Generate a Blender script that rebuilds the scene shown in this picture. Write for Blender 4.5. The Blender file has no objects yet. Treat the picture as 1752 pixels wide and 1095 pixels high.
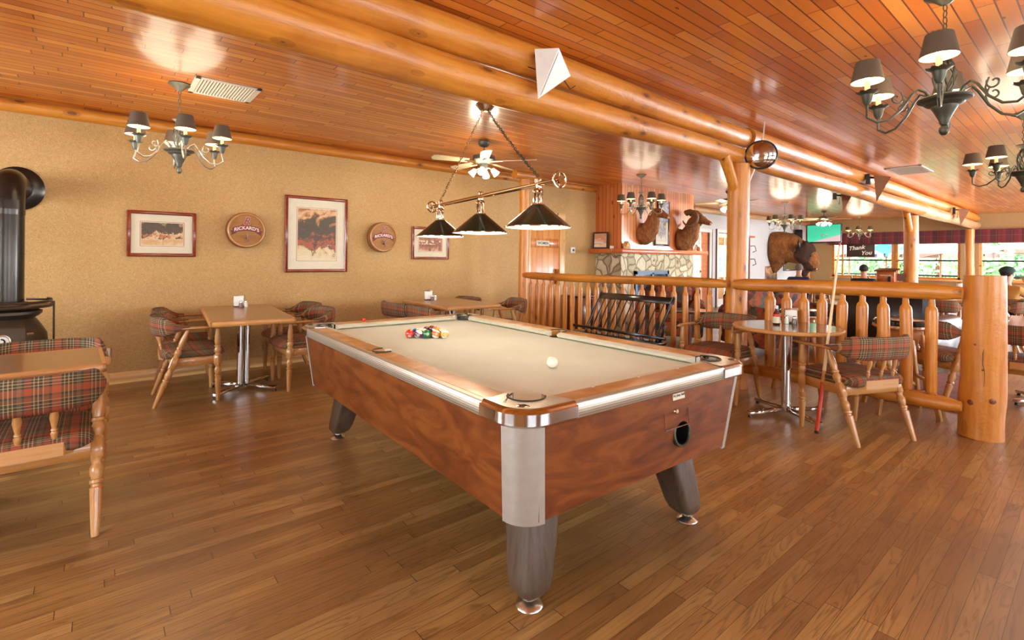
import bpy, math, random
from mathutils import Vector, Matrix, noise
random.seed(7)
PI=math.pi; C=bpy.context.scene.collection
sc=bpy.context.scene
def V(*a): return Vector(a)
def srgb(h):
    r=[int(h[i:i+2],16)/255 for i in (0,2,4)]
    return tuple([(c/12.92 if c<=.04045 else ((c+.055)/1.055)**2.4) for c in r]+[1.0])
# ---------------------------------------------------------------- node helpers
class NT:
    def __init__(s,name):
        s.m=bpy.data.materials.new(name); s.m.use_nodes=True; s.t=s.m.node_tree; s.t.nodes.clear()
        s.out=s.n('ShaderNodeOutputMaterial'); s.b=s.n('ShaderNodeBsdfPrincipled'); s.l(s.b.outputs[0],s.out.inputs[0])
        s._co=None
    def n(s,ty,**k):
        x=s.t.nodes.new(ty)
        for a,b in k.items(): setattr(x,a,b)
        return x
    def l(s,a,b): s.t.links.new(a,b)
    def put(s,inp,v):
        if isinstance(v,bpy.types.NodeSocket): s.l(v,inp)
        else: inp.default_value=v
    @property
    def co(s):
        if not s._co: s._co=s.n('ShaderNodeTexCoord').outputs['Object']
        return s._co
    def M(s,op,a,b=0.0,c=None):
        x=s.n('ShaderNodeMath',operation=op); s.put(x.inputs[0],a); s.put(x.inputs[1],b)
        if c is not None: s.put(x.inputs[2],c)
        return x.outputs[0]
    def xyz(s,v=None):
        x=s.n('ShaderNodeSeparateXYZ'); s.l(v or s.co,x.inputs[0]); return x.outputs
    def comb(s,a=0.,b=0.,c=0.):
        x=s.n('ShaderNodeCombineXYZ'); s.put(x.inputs[0],a);s.put(x.inputs[1],b);s.put(x.inputs[2],c); return x.outputs[0]
    def scale(s,k,v=None):
        x=s.n('ShaderNodeMapping'); s.l(v or s.co,x.inputs[0]); x.inputs['Scale'].default_value=k; return x.outputs[0]
    def noise(s,v,sc=5,det=3,rough=.5,dist=0):
        x=s.n('ShaderNodeTexNoise'); s.l(v,x.inputs['Vector']); x.inputs['Scale'].default_value=sc; x.inputs['Detail'].default_value=det
        x.inputs['Roughness'].default_value=rough; x.inputs['Distortion'].default_value=dist; return x.outputs[0]
    def voro(s,v,sc=5,feat='F1'):
        x=s.n('ShaderNodeTexVoronoi',feature=feat); s.l(v,x.inputs['Vector']); x.inputs['Scale'].default_value=sc; return x.outputs
    def white(s,v,dim='2D'):
        x=s.n('ShaderNodeTexWhiteNoise',noise_dimensions=dim)
        s.l(v,x.inputs['W' if dim=='1D' else 'Vector']); return x.outputs[0]
    def ramp(s,f,stops,interp='LINEAR'):
        x=s.n('ShaderNodeValToRGB'); s.l(f,x.inputs[0]); e=x.color_ramp; e.interpolation=interp
        while len(e.elements)<len(stops): e.elements.new(.5)
        for i,(p,c) in enumerate(stops): e.elements[i].position=p; e.elements[i].color=srgb(c) if isinstance(c,str) else c
        return x.outputs[0]
    def mix(s,f,a,b,mode='MIX'):
        x=s.n('ShaderNodeMix',data_type='RGBA',blend_type=mode)
        s.put(x.inputs[0],f); s.put(x.inputs[6],srgb(a) if isinstance(a,str) else a); s.put(x.inputs[7],srgb(b) if isinstance(b,str) else b)
        return x.outputs[2]
    def bump(s,h,st=.3,d=.01):
        x=s.n('ShaderNodeBump'); s.l(h,x.inputs['Height']); x.inputs['Strength'].default_value=st; x.inputs['Distance'].default_value=d
        s.l(x.outputs[0],s.b.inputs['Normal'])
    def set(s,col=None,rough=None,metal=None,coat=None,croug=.1,spec=None,em=None,es=0,trans=None,ior=None,alpha=None,sheen=None):
        B=s.b.inputs
        if col is not None: s.put(B['Base Color'],srgb(col) if isinstance(col,str) else col)
        if rough is not None: s.put(B['Roughness'],rough)
        if metal is not None: s.put(B['Metallic'],metal)
        if coat is not None: s.put(B['Coat Weight'],coat); B['Coat Roughness'].default_value=croug
        if spec is not None: s.put(B['Specular IOR Level'],spec)
        if em is not None: s.put(B['Emission Color'],srgb(em) if isinstance(em,str) else em); B['Emission Strength'].default_value=es
        if trans is not None: B['Transmission Weight'].default_value=trans
        if ior: B['IOR'].default_value=ior
        if alpha is not None: B['Alpha'].default_value=alpha
        return s.m
def plain(name,c,rough=.5,metal=0,var=.08,sc=14,**k):
    """procedural material: base colour with a little noise in tone and roughness"""
    t=NT(name); f=t.noise(t.co,sc,3)
    base=srgb(c); d=tuple([x*(1-var) for x in base[:3]]+[1]); u=tuple([min(1,x*(1+var)) for x in base[:3]]+[1])
    col=t.ramp(f,[(.3,d),(.7,u)]); return t.set(col,rough,metal,**k)
def axes(ax): return {'x':(0,1,2),'y':(1,0,2),'z':(2,0,1)}[ax]
def wood(name,c1,c2,ax='z',rough=.35,coat=.3,knots=True,sc=1.0,kn='5A2708',stain=None,lump=0):
    t=NT(name); k=[9*sc,9*sc,9*sc]; k['xyz'.index(ax)]=.7*sc
    v=t.scale(k); f=t.noise(v,1.6,4,.6,.6); col=t.ramp(f,[(.25,c1),(.55,c2),(.8,c1)])
    k2=[60*sc]*3; k2['xyz'.index(ax)]=2*sc
    g=t.noise(t.scale(k2),1,2); col=t.mix(t.M('MULTIPLY',g,.22),col,kn)
    if knots:
        k3=[5*sc]*3; k3['xyz'.index(ax)]=2.2*sc
        d=t.voro(t.scale(k3),1.0 if not lump else 1.35)[0]; kk=t.M('LESS_THAN',d,.085 if not lump else .11); ring=t.M('LESS_THAN',d,.14 if not lump else .2)
        col=t.mix(t.M('MULTIPLY',ring,.3),col,kn); col=t.mix(t.M('MULTIPLY',kk,.75),col,kn)
    if stain: 
        col=t.mix(t.M('MULTIPLY',t.ramp(t.noise(t.co,1.3,4),[(.5,(0,0,0,1)),(.7,(1,1,1,1))]),.5),col,stain)
    if lump: t.bump(t.M('ADD',t.noise(t.co,9,4,.6),t.M('MULTIPLY',f,.5)),lump,.02)
    else: t.bump(f,.15,.01)
    return t.set(col,rough,coat=coat,croug=.12 if not lump else .25)
def planks(t,u,v,w,L,gw=.05,gl=.006):
    row=t.M('FLOOR',t.M('DIVIDE',v,w)); fv=t.M('FRACT',t.M('DIVIDE',v,w))
    rnd=t.white(row,'1D'); u2=t.M('ADD',t.M('DIVIDE',u,L),t.M('MULTIPLY',rnd,7.31))
    col=t.M('FLOOR',u2); fu=t.M('FRACT',u2)
    rv=t.white(t.comb(row,col),'2D')
    g=t.M('MAXIMUM',t.M('LESS_THAN',fv,gw),t.M('LESS_THAN',fu,gl)); return rv,g
def board_mat(name,ui,vi,w,L,stops,groove,rough=.3,coat=.5,gw=.05,gl=.006,knot=.08,bs=.4,grain=.3,croug=.15,dark='5A2A10',blotch=None,cath=False):
    t=NT(name); X=t.xyz(); rv,g=planks(t,X[ui],X[vi],w,L,gw,gl)
    k=[0,0,0]; k[ui]=1.2; k[vi]=22; k[3-ui-vi]=22
    off=t.n('ShaderNodeVectorMath',operation='ADD'); t.l(t.co,off.inputs[0]); t.l(t.comb(t.M('MULTIPLY',rv,9.),t.M('MULTIPLY',rv,3.),0.),off.inputs[1])
    f=t.noise(t.scale(k,off.outputs[0]),1.5,5,.6,1.0)
    base=t.ramp(t.M('ADD',t.M('MULTIPLY',rv,.75),t.M('MULTIPLY',f,.3)),stops)
    if cath:
        k4=[6.,6.,6.]; k4[ui]=.55; f2=t.noise(t.scale(k4,off.outputs[0]),1.6,3,.45,.7); bd=t.M('FRACT',t.M('MULTIPLY',f2,13.)); 
        gl_=t.ramp(bd,[(0,(0,0,0,1)),(.55,(.15,.15,.15,1)),(.8,(1,1,1,1)),(.92,(.3,.3,.3,1)),(1,(0,0,0,1))]); gl2=t.noise(t.scale([1.5 if i==ui else 160 for i in range(3)],off.outputs[0]),1,2)
        base=t.mix(t.M('MULTIPLY',t.M('MULTIPLY',gl_,t.ramp(gl2,[(.3,(.25,.25,.25,1)),(.6,(1,1,1,1))])),.62),base,dark)
    col=t.mix(t.M('MULTIPLY',t.ramp(f,[(.45,(0,0,0,1)),(.75,(1,1,1,1))]),grain),base,dark)
    if knot:
        k3=[0,0,0]; k3[ui]=3.0; k3[vi]=8; k3[3-ui-vi]=8
        d=t.voro(t.scale(k3),1.0)[0]; col=t.mix(t.M('MULTIPLY',t.M('LESS_THAN',d,knot),.8),col,'5A2408')
    if blotch:
        z=t.noise(t.co,.55,3,.6); col=t.mix(t.M('MULTIPLY',t.ramp(z,[(.42,(0,0,0,1)),(.6,(1,1,1,1))]),.6),col,blotch)
    col=t.mix(g,col,groove); h=t.M('SUBTRACT',t.M('MULTIPLY',f,.15),g); t.bump(h,bs,.004)
    return t.set(col,rough,coat=coat,croug=croug)
# ---------------------------------------------------------------- mesh builder
class B:
    def __init__(s): s.v=[]; s.f=[]
    def add(s,vs,fs,M=None):
        o=len(s.v); s.v+=[tuple(M@Vector(p)) if M else tuple(p) for p in vs]; s.f+=[tuple(i+o for i in f) for f in fs]; return s
    def box(s,x0,x1,y0,y1,z0,z1,M=None,b=0):
        if b>0:
            b=min(b,(x1-x0)/2.01,(y1-y0)/2.01,(z1-z0)/2.01); vs=[];
            def ring(x0,x1,y0,y1,z): return [(x0,y0,z),(x1,y0,z),(x1,y1,z),(x0,y1,z)]
            def oct(i,z): return [(x0+i+b,y0+i,z),(x1-i-b,y0+i,z),(x1-i,y0+i+b,z),(x1-i,y1-i-b,z),(x1-i-b,y1-i,z),(x0+i+b,y1-i,z),(x0+i,y1-i-b,z),(x0+i,y0+i+b,z)]
            q=b*.6
            vs=oct(q,z0)+oct(0,z0+b)+oct(0,z1-b)+oct(q,z1)
            fs=[tuple(range(7,-1,-1)),tuple(range(24,32))]
            for r in range(3):
                for i in range(8): j=(i+1)%8; fs.append((r*8+i,r*8+j,r*8+8+j,r*8+8+i))
            return s.add(vs,fs,M)
        vs=[(x0,y0,z0),(x1,y0,z0),(x1,y1,z0),(x0,y1,z0),(x0,y0,z1),(x1,y0,z1),(x1,y1,z1),(x0,y1,z1)]
        return s.add(vs,[(3,2,1,0),(4,5,6,7),(0,1,5,4),(1,2,6,5),(2,3,7,6),(3,0,4,7)],M)
    def tube(s,pts,rad,n=10,closed=False,caps=True,flat=1.0,up=None,jit=0):
        pts=[Vector(p) for p in pts]; N=len(pts)
        if not hasattr(rad,'__len__'): rad=[rad]*N
        fl=flat if hasattr(flat,'__len__') else [flat]*N
        vs=[];prev=None
        for i,p in enumerate(pts):
            a=pts[(i-1)%N] if closed or i>0 else p; c=pts[(i+1)%N] if closed or i<N-1 else p
            d=(c-a).normalized()
            if prev is None:
                u=Vector(up) if up else (V(0,0,1) if abs(d.z)<.9 else V(1,0,0))
            else: u=prev
            x=(u-d*u.dot(d)); x=x.normalized() if x.length>1e-6 else d.orthogonal().normalized()
            y=d.cross(x); prev=x
            for k in range(n):
                t=2*PI*k/n; r=rad[i]*(1+jit*noise.noise(p*3+V(math.cos(t),math.sin(t),0))) if jit else rad[i]
                vs.append(p+x*math.cos(t)*r+y*math.sin(t)*r*fl[i])
        fs=[]
        for i in range(N if closed else N-1):
            for k in range(n):
                a=i*n+k;b=i*n+(k+1)%n;c=((i+1)%N)*n+(k+1)%n;d=((i+1)%N)*n+k; fs.append((a,b,c,d))
        if caps and not closed:
            fs.append(tuple(range(n-1,-1,-1))); fs.append(tuple((N-1)*n+k for k in range(n)))
        return s.add(vs,fs)
    def lathe(s,prof,M=None,n=16,a0=0,a1=2*PI):
        """prof [(r,z)] about local z"""
        full=abs(a1-a0-2*PI)<1e-6; cnt=n if full else n+1; vs=[];fs=[]
        for r,z in prof:
            for k in range(cnt):
                t=a0+(a1-a0)*k/n; vs.append((r*math.cos(t),r*math.sin(t),z))
        for i in range(len(prof)-1):
            for k in range(n):
                a=i*cnt+k;b=i*cnt+(k+1)%cnt; fs.append((a,b,b+cnt,a+cnt))
        return s.add(vs,fs,M)
    def sphere(s,c,r,n=12,sc=(1,1,1),M=None):
        vs=[];m=max(4,n//2)
        for i in range(1,m):
            t=PI*i/m
            for k in range(n): a=2*PI*k/n; vs.append((c[0]+r*sc[0]*math.sin(t)*math.cos(a),c[1]+r*sc[1]*math.sin(t)*math.sin(a),c[2]+r*sc[2]*math.cos(t)))
        fs=[]
        for i in range(m-2):
            for k in range(n): a=i*n+k;b=i*n+(k+1)%n; fs.append((a,a+n,b+n,b))
        T=len(vs); vs+=[(c[0],c[1],c[2]+r*sc[2]),(c[0],c[1],c[2]-r*sc[2])]
        for k in range(n): fs.append((T,k,(k+1)%n)); q=(m-2)*n; fs.append((T+1,q+(k+1)%n,q+k))
        return s.add(vs,fs,M)
    def prism(s,poly,z0,z1,M=None):
        n=len(poly); vs=[(x,y,z0) for x,y in poly]+[(x,y,z1) for x,y in poly]
        fs=[tuple(range(n-1,-1,-1)),tuple(range(n,2*n))]+[(i,(i+1)%n,n+(i+1)%n,n+i) for i in range(n)]
        return s.add(vs,fs,M)
    def bar(s,a,b,w,h,up=(0,0,1)):
        a=Vector(a);b=Vector(b);d=(b-a);L=d.length;d.normalize();u=Vector(up);x=u.cross(d)
        x=x.normalized() if x.length>1e-5 else d.orthogonal().normalized(); y=d.cross(x)
        M=Matrix((( x.x,y.x,d.x,a.x),(x.y,y.y,d.y,a.y),(x.z,y.z,d.z,a.z),(0,0,0,1)))
        return s.box(-w/2,w/2,-h/2,h/2,0,L,M,b=min(w,h)*.12)
    def o(s,name,mat,parent=None,loc=None,smooth=40,**k):
        me=bpy.data.meshes.new(name); me.from_pydata([tuple(p) for p in s.v],[],s.f); me.validate(); me.update()
        for p in me.polygons: p.use_smooth=True
        me.set_sharp_from_angle(angle=math.radians(smooth))
        me.materials.append(mat); ob=bpy.data.objects.new(name,me); C.objects.link(ob)
        if parent: ob.parent=parent
        if loc: ob.location=loc
        tag(ob,**k); return ob
def tag(o,label=None,cat=None,group=None,kind=None):
    if label: o['label']=label
    if cat: o['category']=cat
    if group: o['group']=group
    if kind: o['kind']=kind
    return o
def thing(name,label,cat,loc=(0,0,0),rz=0,group=None,rot=None):
    o=bpy.data.objects.new(name,None); C.objects.link(o); o.location=loc; o.rotation_euler=rot or (0,0,rz); o.empty_display_size=.1
    return tag(o,label,cat,group)
def dup(o,loc=None,rz=None,label=None,group=None,parent=None,scale=None,name=None):
    c=o.copy(); C.objects.link(c); c.parent=parent
    if loc is not None: c.location=loc
    if rz is not None: c.rotation_euler=(0,0,rz)
    if label: c['label']=label
    if group: c['group']=group
    if scale: c.scale=scale
    for ch in list(o.children): dup(ch,parent=c)
    return c
def struct(ob): ob['kind']='structure'; return ob
def textmesh(b,txt,size,M,ext=.001,bend=0,shear=0,bold=0,align='CENTER'):
    cu=bpy.data.curves.new('lettering','FONT'); cu.body=txt; cu.size=size; cu.extrude=ext; cu.align_x=align; cu.align_y='CENTER'; cu.shear=shear; cu.offset=bold; cu.resolution_u=3
    ob=bpy.data.objects.new('lettering',cu); C.objects.link(ob); bpy.context.view_layer.update()
    me=bpy.data.meshes.new_from_object(ob.evaluated_get(bpy.context.evaluated_depsgraph_get()))
    vs=[(v.co.x,v.co.y-bend*v.co.x**2,v.co.z) for v in me.vertices]; b.add(vs,[tuple(p.vertices) for p in me.polygons],M)
    bpy.data.objects.remove(ob); bpy.data.curves.remove(cu); bpy.data.meshes.remove(me); return b
def RX(a): return Matrix.Rotation(a,4,'X')
def RY(a): return Matrix.Rotation(a,4,'Y')
def RZ(a): return Matrix.Rotation(a,4,'Z')
def TR(*p): return Matrix.Translation(p)
# wall-facing frame: local x -> +X, local y -> +Z, local z -> -Y
def onwall(x,y,z): return Matrix(((1,0,0,x),(0,0,-1,y),(0,1,0,z),(0,0,0,1)))
def onx(x,y,z): return Matrix(((0,0,-1,x),(-1,0,0,y),(0,1,0,z),(0,0,0,1)))   # local z -> -X, local x -> -Y
# ================================================================ materials
PINE=[(.0,'B0602A'),(.35,'C87830'),(.7,'DC9446'),(1.,'E8A85C')]
M={}
M['floor']=board_mat('oak strip floor',0,1,.057,.95,[(.0,'8C6030'),(.3,'A2723A'),(.6,'B08042'),(.85,'BC8E4E'),(1.,'C89C5C')],'3E2812',rough=.38,coat=.38,gw=.03,gl=.003,knot=0,bs=.12,grain=.35,croug=.28,dark='4A2C10',blotch='62452A',cath=True)
M['ceil']=board_mat('varnished pine ceiling boards',0,1,.08,.75,[(.0,'B05412'),(.4,'CE701C'),(.8,'DE862C'),(1.,'EC9E4A')],'70300C',rough=.42,coat=.8,gw=.10,gl=.009,knot=.07,bs=.45,grain=.22,croug=.15)
M['cedar']=board_mat('vertical cedar boards',2,0,.09,5.,[(.0,'B85A22'),(.4,'CE7434'),(1.,'E29A58')],'5E2408',rough=.35,coat=.3,gw=.09,gl=0,knot=.1,bs=.5)
M['cedar_side']=board_mat('knotty cedar boards',2,1,.09,5.,[(.0,'B0501C'),(.4,'C4662A'),(1.,'D88444')],'5E2408',rough=.35,coat=.3,gw=.09,gl=0,knot=.13,bs=.5)
M['doorwood']=board_mat('cedar door boards',2,0,.14,5.,[(.0,'B86226'),(.4,'D0803A'),(1.,'E6A05A')],'7A3610',rough=.4,coat=.2,gw=.04,gl=0,knot=.1,bs=.3)
for a in 'xyz':
    M['log'+a]=wood('peeled pine log along '+a,'BC6A1C','DA8E30',a,.42,.22,stain='8E4210',lump=.45,kn='4A1E06')
    M['pine'+a]=wood('light pine along '+a,'D49850','E8B874',a,.4,.2)
    M['maple'+a]=wood('chair maple along '+a,'AC7438','C68E4E',a,.33,.4,knots=False,sc=2,kn='8A5A2C')
    M['dark'+a]=wood('dark stained wood along '+a,'5A2E18','7A4424',a,.35,.4,knots=False,sc=2,kn='2A1408')
    M['frame'+a]=wood('mahogany picture frame along '+a,'6A2410','8E3A1A',a,.25,.5,knots=False,sc=2,kn='3A1006')
M['knot']=plain('amber pine knot','7A3E14',.4,var=.3,sc=60)
M['loglit']=wood('pale log in window light','C89868','E0B888','x',.3,.6,stain='A07048',lump=.8)  # daylight shine on the far logs is put into this paler colour
def wallpaper(nm,c1,c2,c3):
    t=NT(nm); a=t.noise(t.co,60,3,.6,2.); b=t.noise(t.co,1.4,3); f=t.M('ADD',t.M('MULTIPLY',a,.8),t.M('MULTIPLY',b,.2))
    t.bump(a,.12,.003); return t.set(t.ramp(f,[(.3,c1),(.5,c2),(.7,c3)]),.75)
M['paper']=wallpaper('tan grasscloth wallpaper','A07A46','BC945A','D0AC72')
M['paper2']=wallpaper('tan wallpaper of the far wall','9A7C50','B09060','C2A474')
M['white']=wallpaper('pale grey plaster','B8B6B0','C6C6C4','D0D2D4')
M['woodgrain']=None
def burl(nm,s1,s2,s3):
    t=NT(nm); v=t.scale((1.2,1.2,4.2)); w=t.noise(v,2.2,4,.55,1.8); g=t.noise(t.scale((3,3,30)),2,3)
    c=t.ramp(w,[(.25,s1),(.48,s2),(.62,s3),(.8,s2)]); c=t.mix(t.M('MULTIPLY',g,.25),c,s1); return t.set(c,.33,coat=.25,croug=.2)
M['cab']=burl('walnut laminate cabinet','4A220C','743A16','8A4C1E')
M['railtop']=burl('figured walnut rail top','9C6028','BE8444','D8A864')
M['leg']=wood('grey brown laminate leg','3E3226','5E4C3C','z',.4,.2,knots=False,sc=3,kn='2E1E16')
t=NT('pale grey green billiard cloth'); a=t.noise(t.co,400,2); t.bump(a,.1,.0005); b=t.noise(t.co,1.5,3)
M['cloth']=t.set(t.ramp(b,[(.3,'C8C8B2'),(.7,'D6D6C4')]),.9)
M['cloth2']=plain('cushion cloth','CCC8B0',.9,var=.05)
M['chrome']=plain('polished chrome','D8D4CE',.08,1,var=.03)
M['chromeworn']=plain('worn chrome casting','C6BEB0',.28,1,var=.12,sc=40)
M['alu']=plain('brushed aluminium corner','C4C0B4',.45,.7,var=.05,sc=30)
t=NT('ribbed metal rail trim'); X=t.xyz(); fz=t.M('FRACT',t.M('DIVIDE',X[2],.009)); c=t.ramp(fz,[(.0,'8A7C68'),(.4,'C8BEA8'),(.8,'D8D0BE')]); t.bump(fz,.3,.002)
M['trim']=t.set(c,.42,.75)
M['brass']=plain('polished brass','D8A860',.12,1,var=.05)
M['brasschrome']=plain('warm polished nickel','D8C0A0',.1,1,var=.04)
M['black']=plain('black rubber','14120F',.5)
M['blackmetal']=plain('black painted metal','1C1A17',.35,.3)
M['blackgloss']=plain('black lacquer wood','15120F',.22,coat=.6)
M['stove']=plain('bronzed cast iron','4A3C2E',.42,.6,var=.15,sc=6)
M['pipe']=plain('satin black stove pipe','3A3630',.25,.7,var=.15,sc=4)
M['pewter']=plain('verdigris pewter','6E6E62',.45,.55,var=.2,sc=20)
M['armsilver']=plain('brushed silver arm','B0A896',.3,.8,var=.1)
M['iron']=plain('dark olive iron','4A483A',.45,.5,var=.2,sc=20)
M['shade']=plain('dark taupe lamp shade','5A4A38',.8,var=.06)
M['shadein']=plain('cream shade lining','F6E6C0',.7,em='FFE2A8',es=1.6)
M['bulb']=plain('lit candle bulb','FFF2D8',.4,em='FFE8B8',es=12)
M['candle']=plain('cream candle sleeve','E8CFA0',.6)
M['glassbulb']=plain('lit frosted glass tulip','FFF8EC',.3,em='FFF0D2',es=7)
M['green']=plain('dark bottle green enamel','1E2A20',.2,.2,coat=.6)
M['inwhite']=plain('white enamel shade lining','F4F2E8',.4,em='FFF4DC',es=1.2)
M['whitem']=plain('white painted metal','DCD6C8',.4,var=.04)
M['whiteplastic']=plain('white plastic','E6E2D6',.4,var=.03)
M['cream']=plain('cream fan blade','D8C8A0',.45,var=.06)
M['paperw']=plain('white card','ECE8DC',.7,var=.04)
M['mat']=plain('cream picture mat','D8CDB0',.8,var=.03)
M['mantle']=wood('red cedar mantle','B8501E','D07438','x',.35,.3)
M['tabletop']=wood('brown laminate table top','8A6034','9C7040','x',.28,.35,knots=False,sc=3,kn='6A4424')
M['tableedge']=wood('oak table edge','B87838','CE9250','x',.35,.3,knots=False,sc=3)
M['redp']=plain('red plastic','C8281C',.4)
def plaid(nm,seed=0,seat=True,cols=('A4502A','3A382C','B4905A','86381E')):
    t=NT(nm); X=t.xyz(); u=X[0]; v=t.M('ADD',t.M('MULTIPLY',X[1],1.0 if seat else .2),X[2]) 
    def stripe(q,ph):
        f=t.M('FRACT',t.M('ADD',t.M('DIVIDE',q,.19),ph)); r=cols[0];d=cols[1];c=cols[2];m=cols[3]
        seq=[(0,r),(.16,d),(.2,c),(.22,d),(.27,c),(.295,d),(.34,c),(.36,d),(.42,'6A5A3E'),(.5,d),(.54,m),(.66,d),(.69,c),(.71,d),(.76,c),(.78,d),(.84,c),(.86,'7A4A2A'),(.95,d)]
        return t.ramp(f,seq,'CONSTANT')
    a=stripe(u,.1+seed); b=stripe(v,.35+seed); c=t.mix(.5,a,b); w=t.noise(t.co,250,2)
    t.bump(w,.2,.001); return t.set(c,.85)
M['plaidseat']=plaid('plaid seat fabric'); M['plaidback']=plaid('plaid back fabric',.3,False)
t=NT('floral sofa fabric'); v1=t.voro(t.co,9)[1]; s=t.n('ShaderNodeSeparateColor'); t.l(v1,s.inputs[0]); n1=t.noise(t.co,6,3,.6,1.5)
c=t.ramp(t.M('ADD',t.M('MULTIPLY',s.outputs[0],.5),t.M('MULTIPLY',n1,.5)),[(.25,'2A3430'),(.4,'6A3420'),(.5,'984420'),(.6,'A85828'),(.68,'3E4E48'),(.8,'7A5A34')])
M['floral']=t.set(c,.85)
t=NT('dark valance plaid'); X=t.xyz(); f1=t.M('FRACT',t.M('DIVIDE',X[1],.32)); f2=t.M('FRACT',t.M('DIVIDE',X[2],.2))
c=t.mix(.5,t.ramp(f1,[(0,'7A2A30'),(.3,'3A2A28'),(.38,'7A5A48'),(.42,'4A2A2C'),(.8,'8A3A3C')],'CONSTANT'),t.ramp(f2,[(0,'6A2430'),(.35,'4A3230'),(.45,'8A6A58'),(.5,'5A2A2E')],'CONSTANT'))
M['valance']=t.set(c,.85)
t=NT('fieldstone'); v=t.n('ShaderNodeTexVoronoi',feature='DISTANCE_TO_EDGE'); wv=t.n('ShaderNodeVectorMath',operation='ADD'); t.l(t.co,wv.inputs[0])
nn=t.n('ShaderNodeTexNoise'); t.l(t.co,nn.inputs['Vector']); nn.inputs['Scale'].default_value=2.5; sv=t.n('ShaderNodeVectorMath',operation='SCALE'); t.l(nn.outputs[1],sv.inputs[0]); sv.inputs['Scale'].default_value=.35; t.l(sv.outputs[0],wv.inputs[1])
t.l(wv.outputs[0],v.inputs['Vector']); v.inputs['Scale'].default_value=4.6; e=v.outputs['Distance']; cc=t.voro(wv.outputs[0],4.6)[1]; s=t.n('ShaderNodeSeparateColor'); t.l(cc,s.inputs[0])
n3=t.noise(t.co,12,4); base=t.ramp(t.M('ADD',t.M('MULTIPLY',s.outputs[0],.6),t.M('MULTIPLY',n3,.4)),[(.2,'B0A080'),(.5,'CCBE98'),(.8,'E4D8B8')])
mor=t.ramp(e,[(.015,(1,1,1,1)),(.04,(0,0,0,1))]); col=t.mix(mor,base,'8A6C44'); t.bump(t.M('ADD',t.ramp(e,[(.02,(0,0,0,1)),(.12,(1,1,1,1))]),t.M('MULTIPLY',n3,.3)),.8,.03)
M['stone']=t.set(col,.8)
t=NT('window glass'); t.set('FFFFFF',.0); tb=t.n('ShaderNodeBsdfTransparent'); gb=t.n('ShaderNodeBsdfGlossy'); gb.inputs['Roughness'].default_value=.02; fr=t.n('ShaderNodeFresnel'); fr.inputs[0].default_value=1.35
mx=t.n('ShaderNodeMixShader'); t.l(t.M('MULTIPLY',fr.outputs[0],.6),mx.inputs[0]); t.l(tb.outputs[0],mx.inputs[1]); t.l(gb.outputs[0],mx.inputs[2]); t.l(mx.outputs[0],t.out.inputs[0]); M['glass']=t.m
def fur(nm,a,b,c,sc=30):
    t=NT(nm); n=t.noise(t.scale((1,1,.4)),sc,4,.7,.6); n2=t.noise(t.co,5,3); t.bump(n,.8,.02)
    return t.set(t.ramp(t.M('ADD',t.M('MULTIPLY',n,.6),t.M('MULTIPLY',n2,.4)),[(.35,a),(.5,b),(.65,c)]),.9)
M['ramfur']=fur('brown sheep hide','6A3A1A','8E5628','B07A44'); M['bison']=fur('light bison wool','5A3210','7E4C1E','9A6630',22); M['bisondark']=fur('dark bison wool','24140C','3A2214','54341E',25)
M['horn']=plain('ridged horn','7A5636',.5,var=.35,sc=30); M['hornblack']=plain('black horn','1E1A18',.3)
M['muzzle']=plain('pale muzzle','C8A070',.7); M['eye']=plain('dark glass eye','0A0806',.1)
M['skin']=plain('skin','C08A66',.55); M['hairg']=plain('grey cropped hair','6A5A50',.8); M['haird']=plain('dark hair','2A201A',.8)
M['navy']=plain('navy shirt','16203A',.8); M['blackshirt']=plain('black shirt','14181E',.8); M['tanshirt']=plain('tan shirt','C8944A',.8); M['cap']=plain('dark green cap','1E3A30',.8); M['denim']=plain('dark trousers','22262E',.85)
# ================================================================ the setting
CZ=2.72; YB=6.4; YW=7.0; XW=19.8
struct(B().box(-3.2,XW,-4.2,7.2,-.08,0).o('floor',M['floor']))
struct(B().box(-3.2,XW,-4.2,7.2,CZ,CZ+.1).o('ceiling',M['ceil']))
struct(B().box(-3.2,7.45,YB,YB+.15,0,CZ).o('wall_back',M['paper']))
struct(B().box(7.45,9.95,5.9,5.92,0,CZ).o('wall_chimney',M['stone'])) if 0 else None
def wall_open(name,mat,axis,pos,th,a0,a1,z0,z1,holes):
    """wall with rectangular openings; axis 'y' = plane at Y=pos spanning X a0..a1"""
    b=B(); cuts=sorted(set([a0,a1]+[h[0] for h in holes]+[h[1] for h in holes]))
    for i in range(len(cuts)-1):
        l,r=cuts[i],cuts[i+1]; m=(l+r)/2; hs=[h for h in holes if h[0]<m<h[1]]
        zs=[(z0,z1)]
        if hs: h=hs[0]; zs=[(z0,h[2]),(h[3],z1)]
        for q0,q1 in zs:
            if q1-q0<.001: continue
            if axis=='y': b.box(l,r,pos,pos+th,q0,q1)
            else: b.box(pos,pos+th,l,r,q0,q1)
    return struct(b.o(name,mat))
DW=[(12.0,12.85,0,2.06),(13.32,14.3,0,2.08)]
wall_open('wall_far_left',M['white'],'y',YW,.15,9.6,XW,0,CZ,DW)
WN=[(4.45,6.2,.78,2.2),(2.83,4.4,.78,2.2),(-.6,2.42,.78,2.2),(-3.9,-.9,.78,2.2)]
wall_open('wall_window_end',M['paper2'],'x',XW,.15,-4.2,7.15,0,CZ,WN)
RW=[(-2.4,.6,.8,2.3),(2.0,5.0,.8,2.3),(6.4,9.4,.8,2.3),(10.8,13.8,.8,2.3),(15.2,18.6,.8,2.3)]
wall_open('wall_right',M['paper2'],'y',-4.2,-.15,-3.2,XW,0,CZ,RW)
LW=[(.2,2.6,.8,2.3),(3.6,5.6,.8,2.2)]
wall_open('wall_left',M['paper'],'x',-3.2,-.15,-4.2,6.55,0,CZ,LW)
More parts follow.
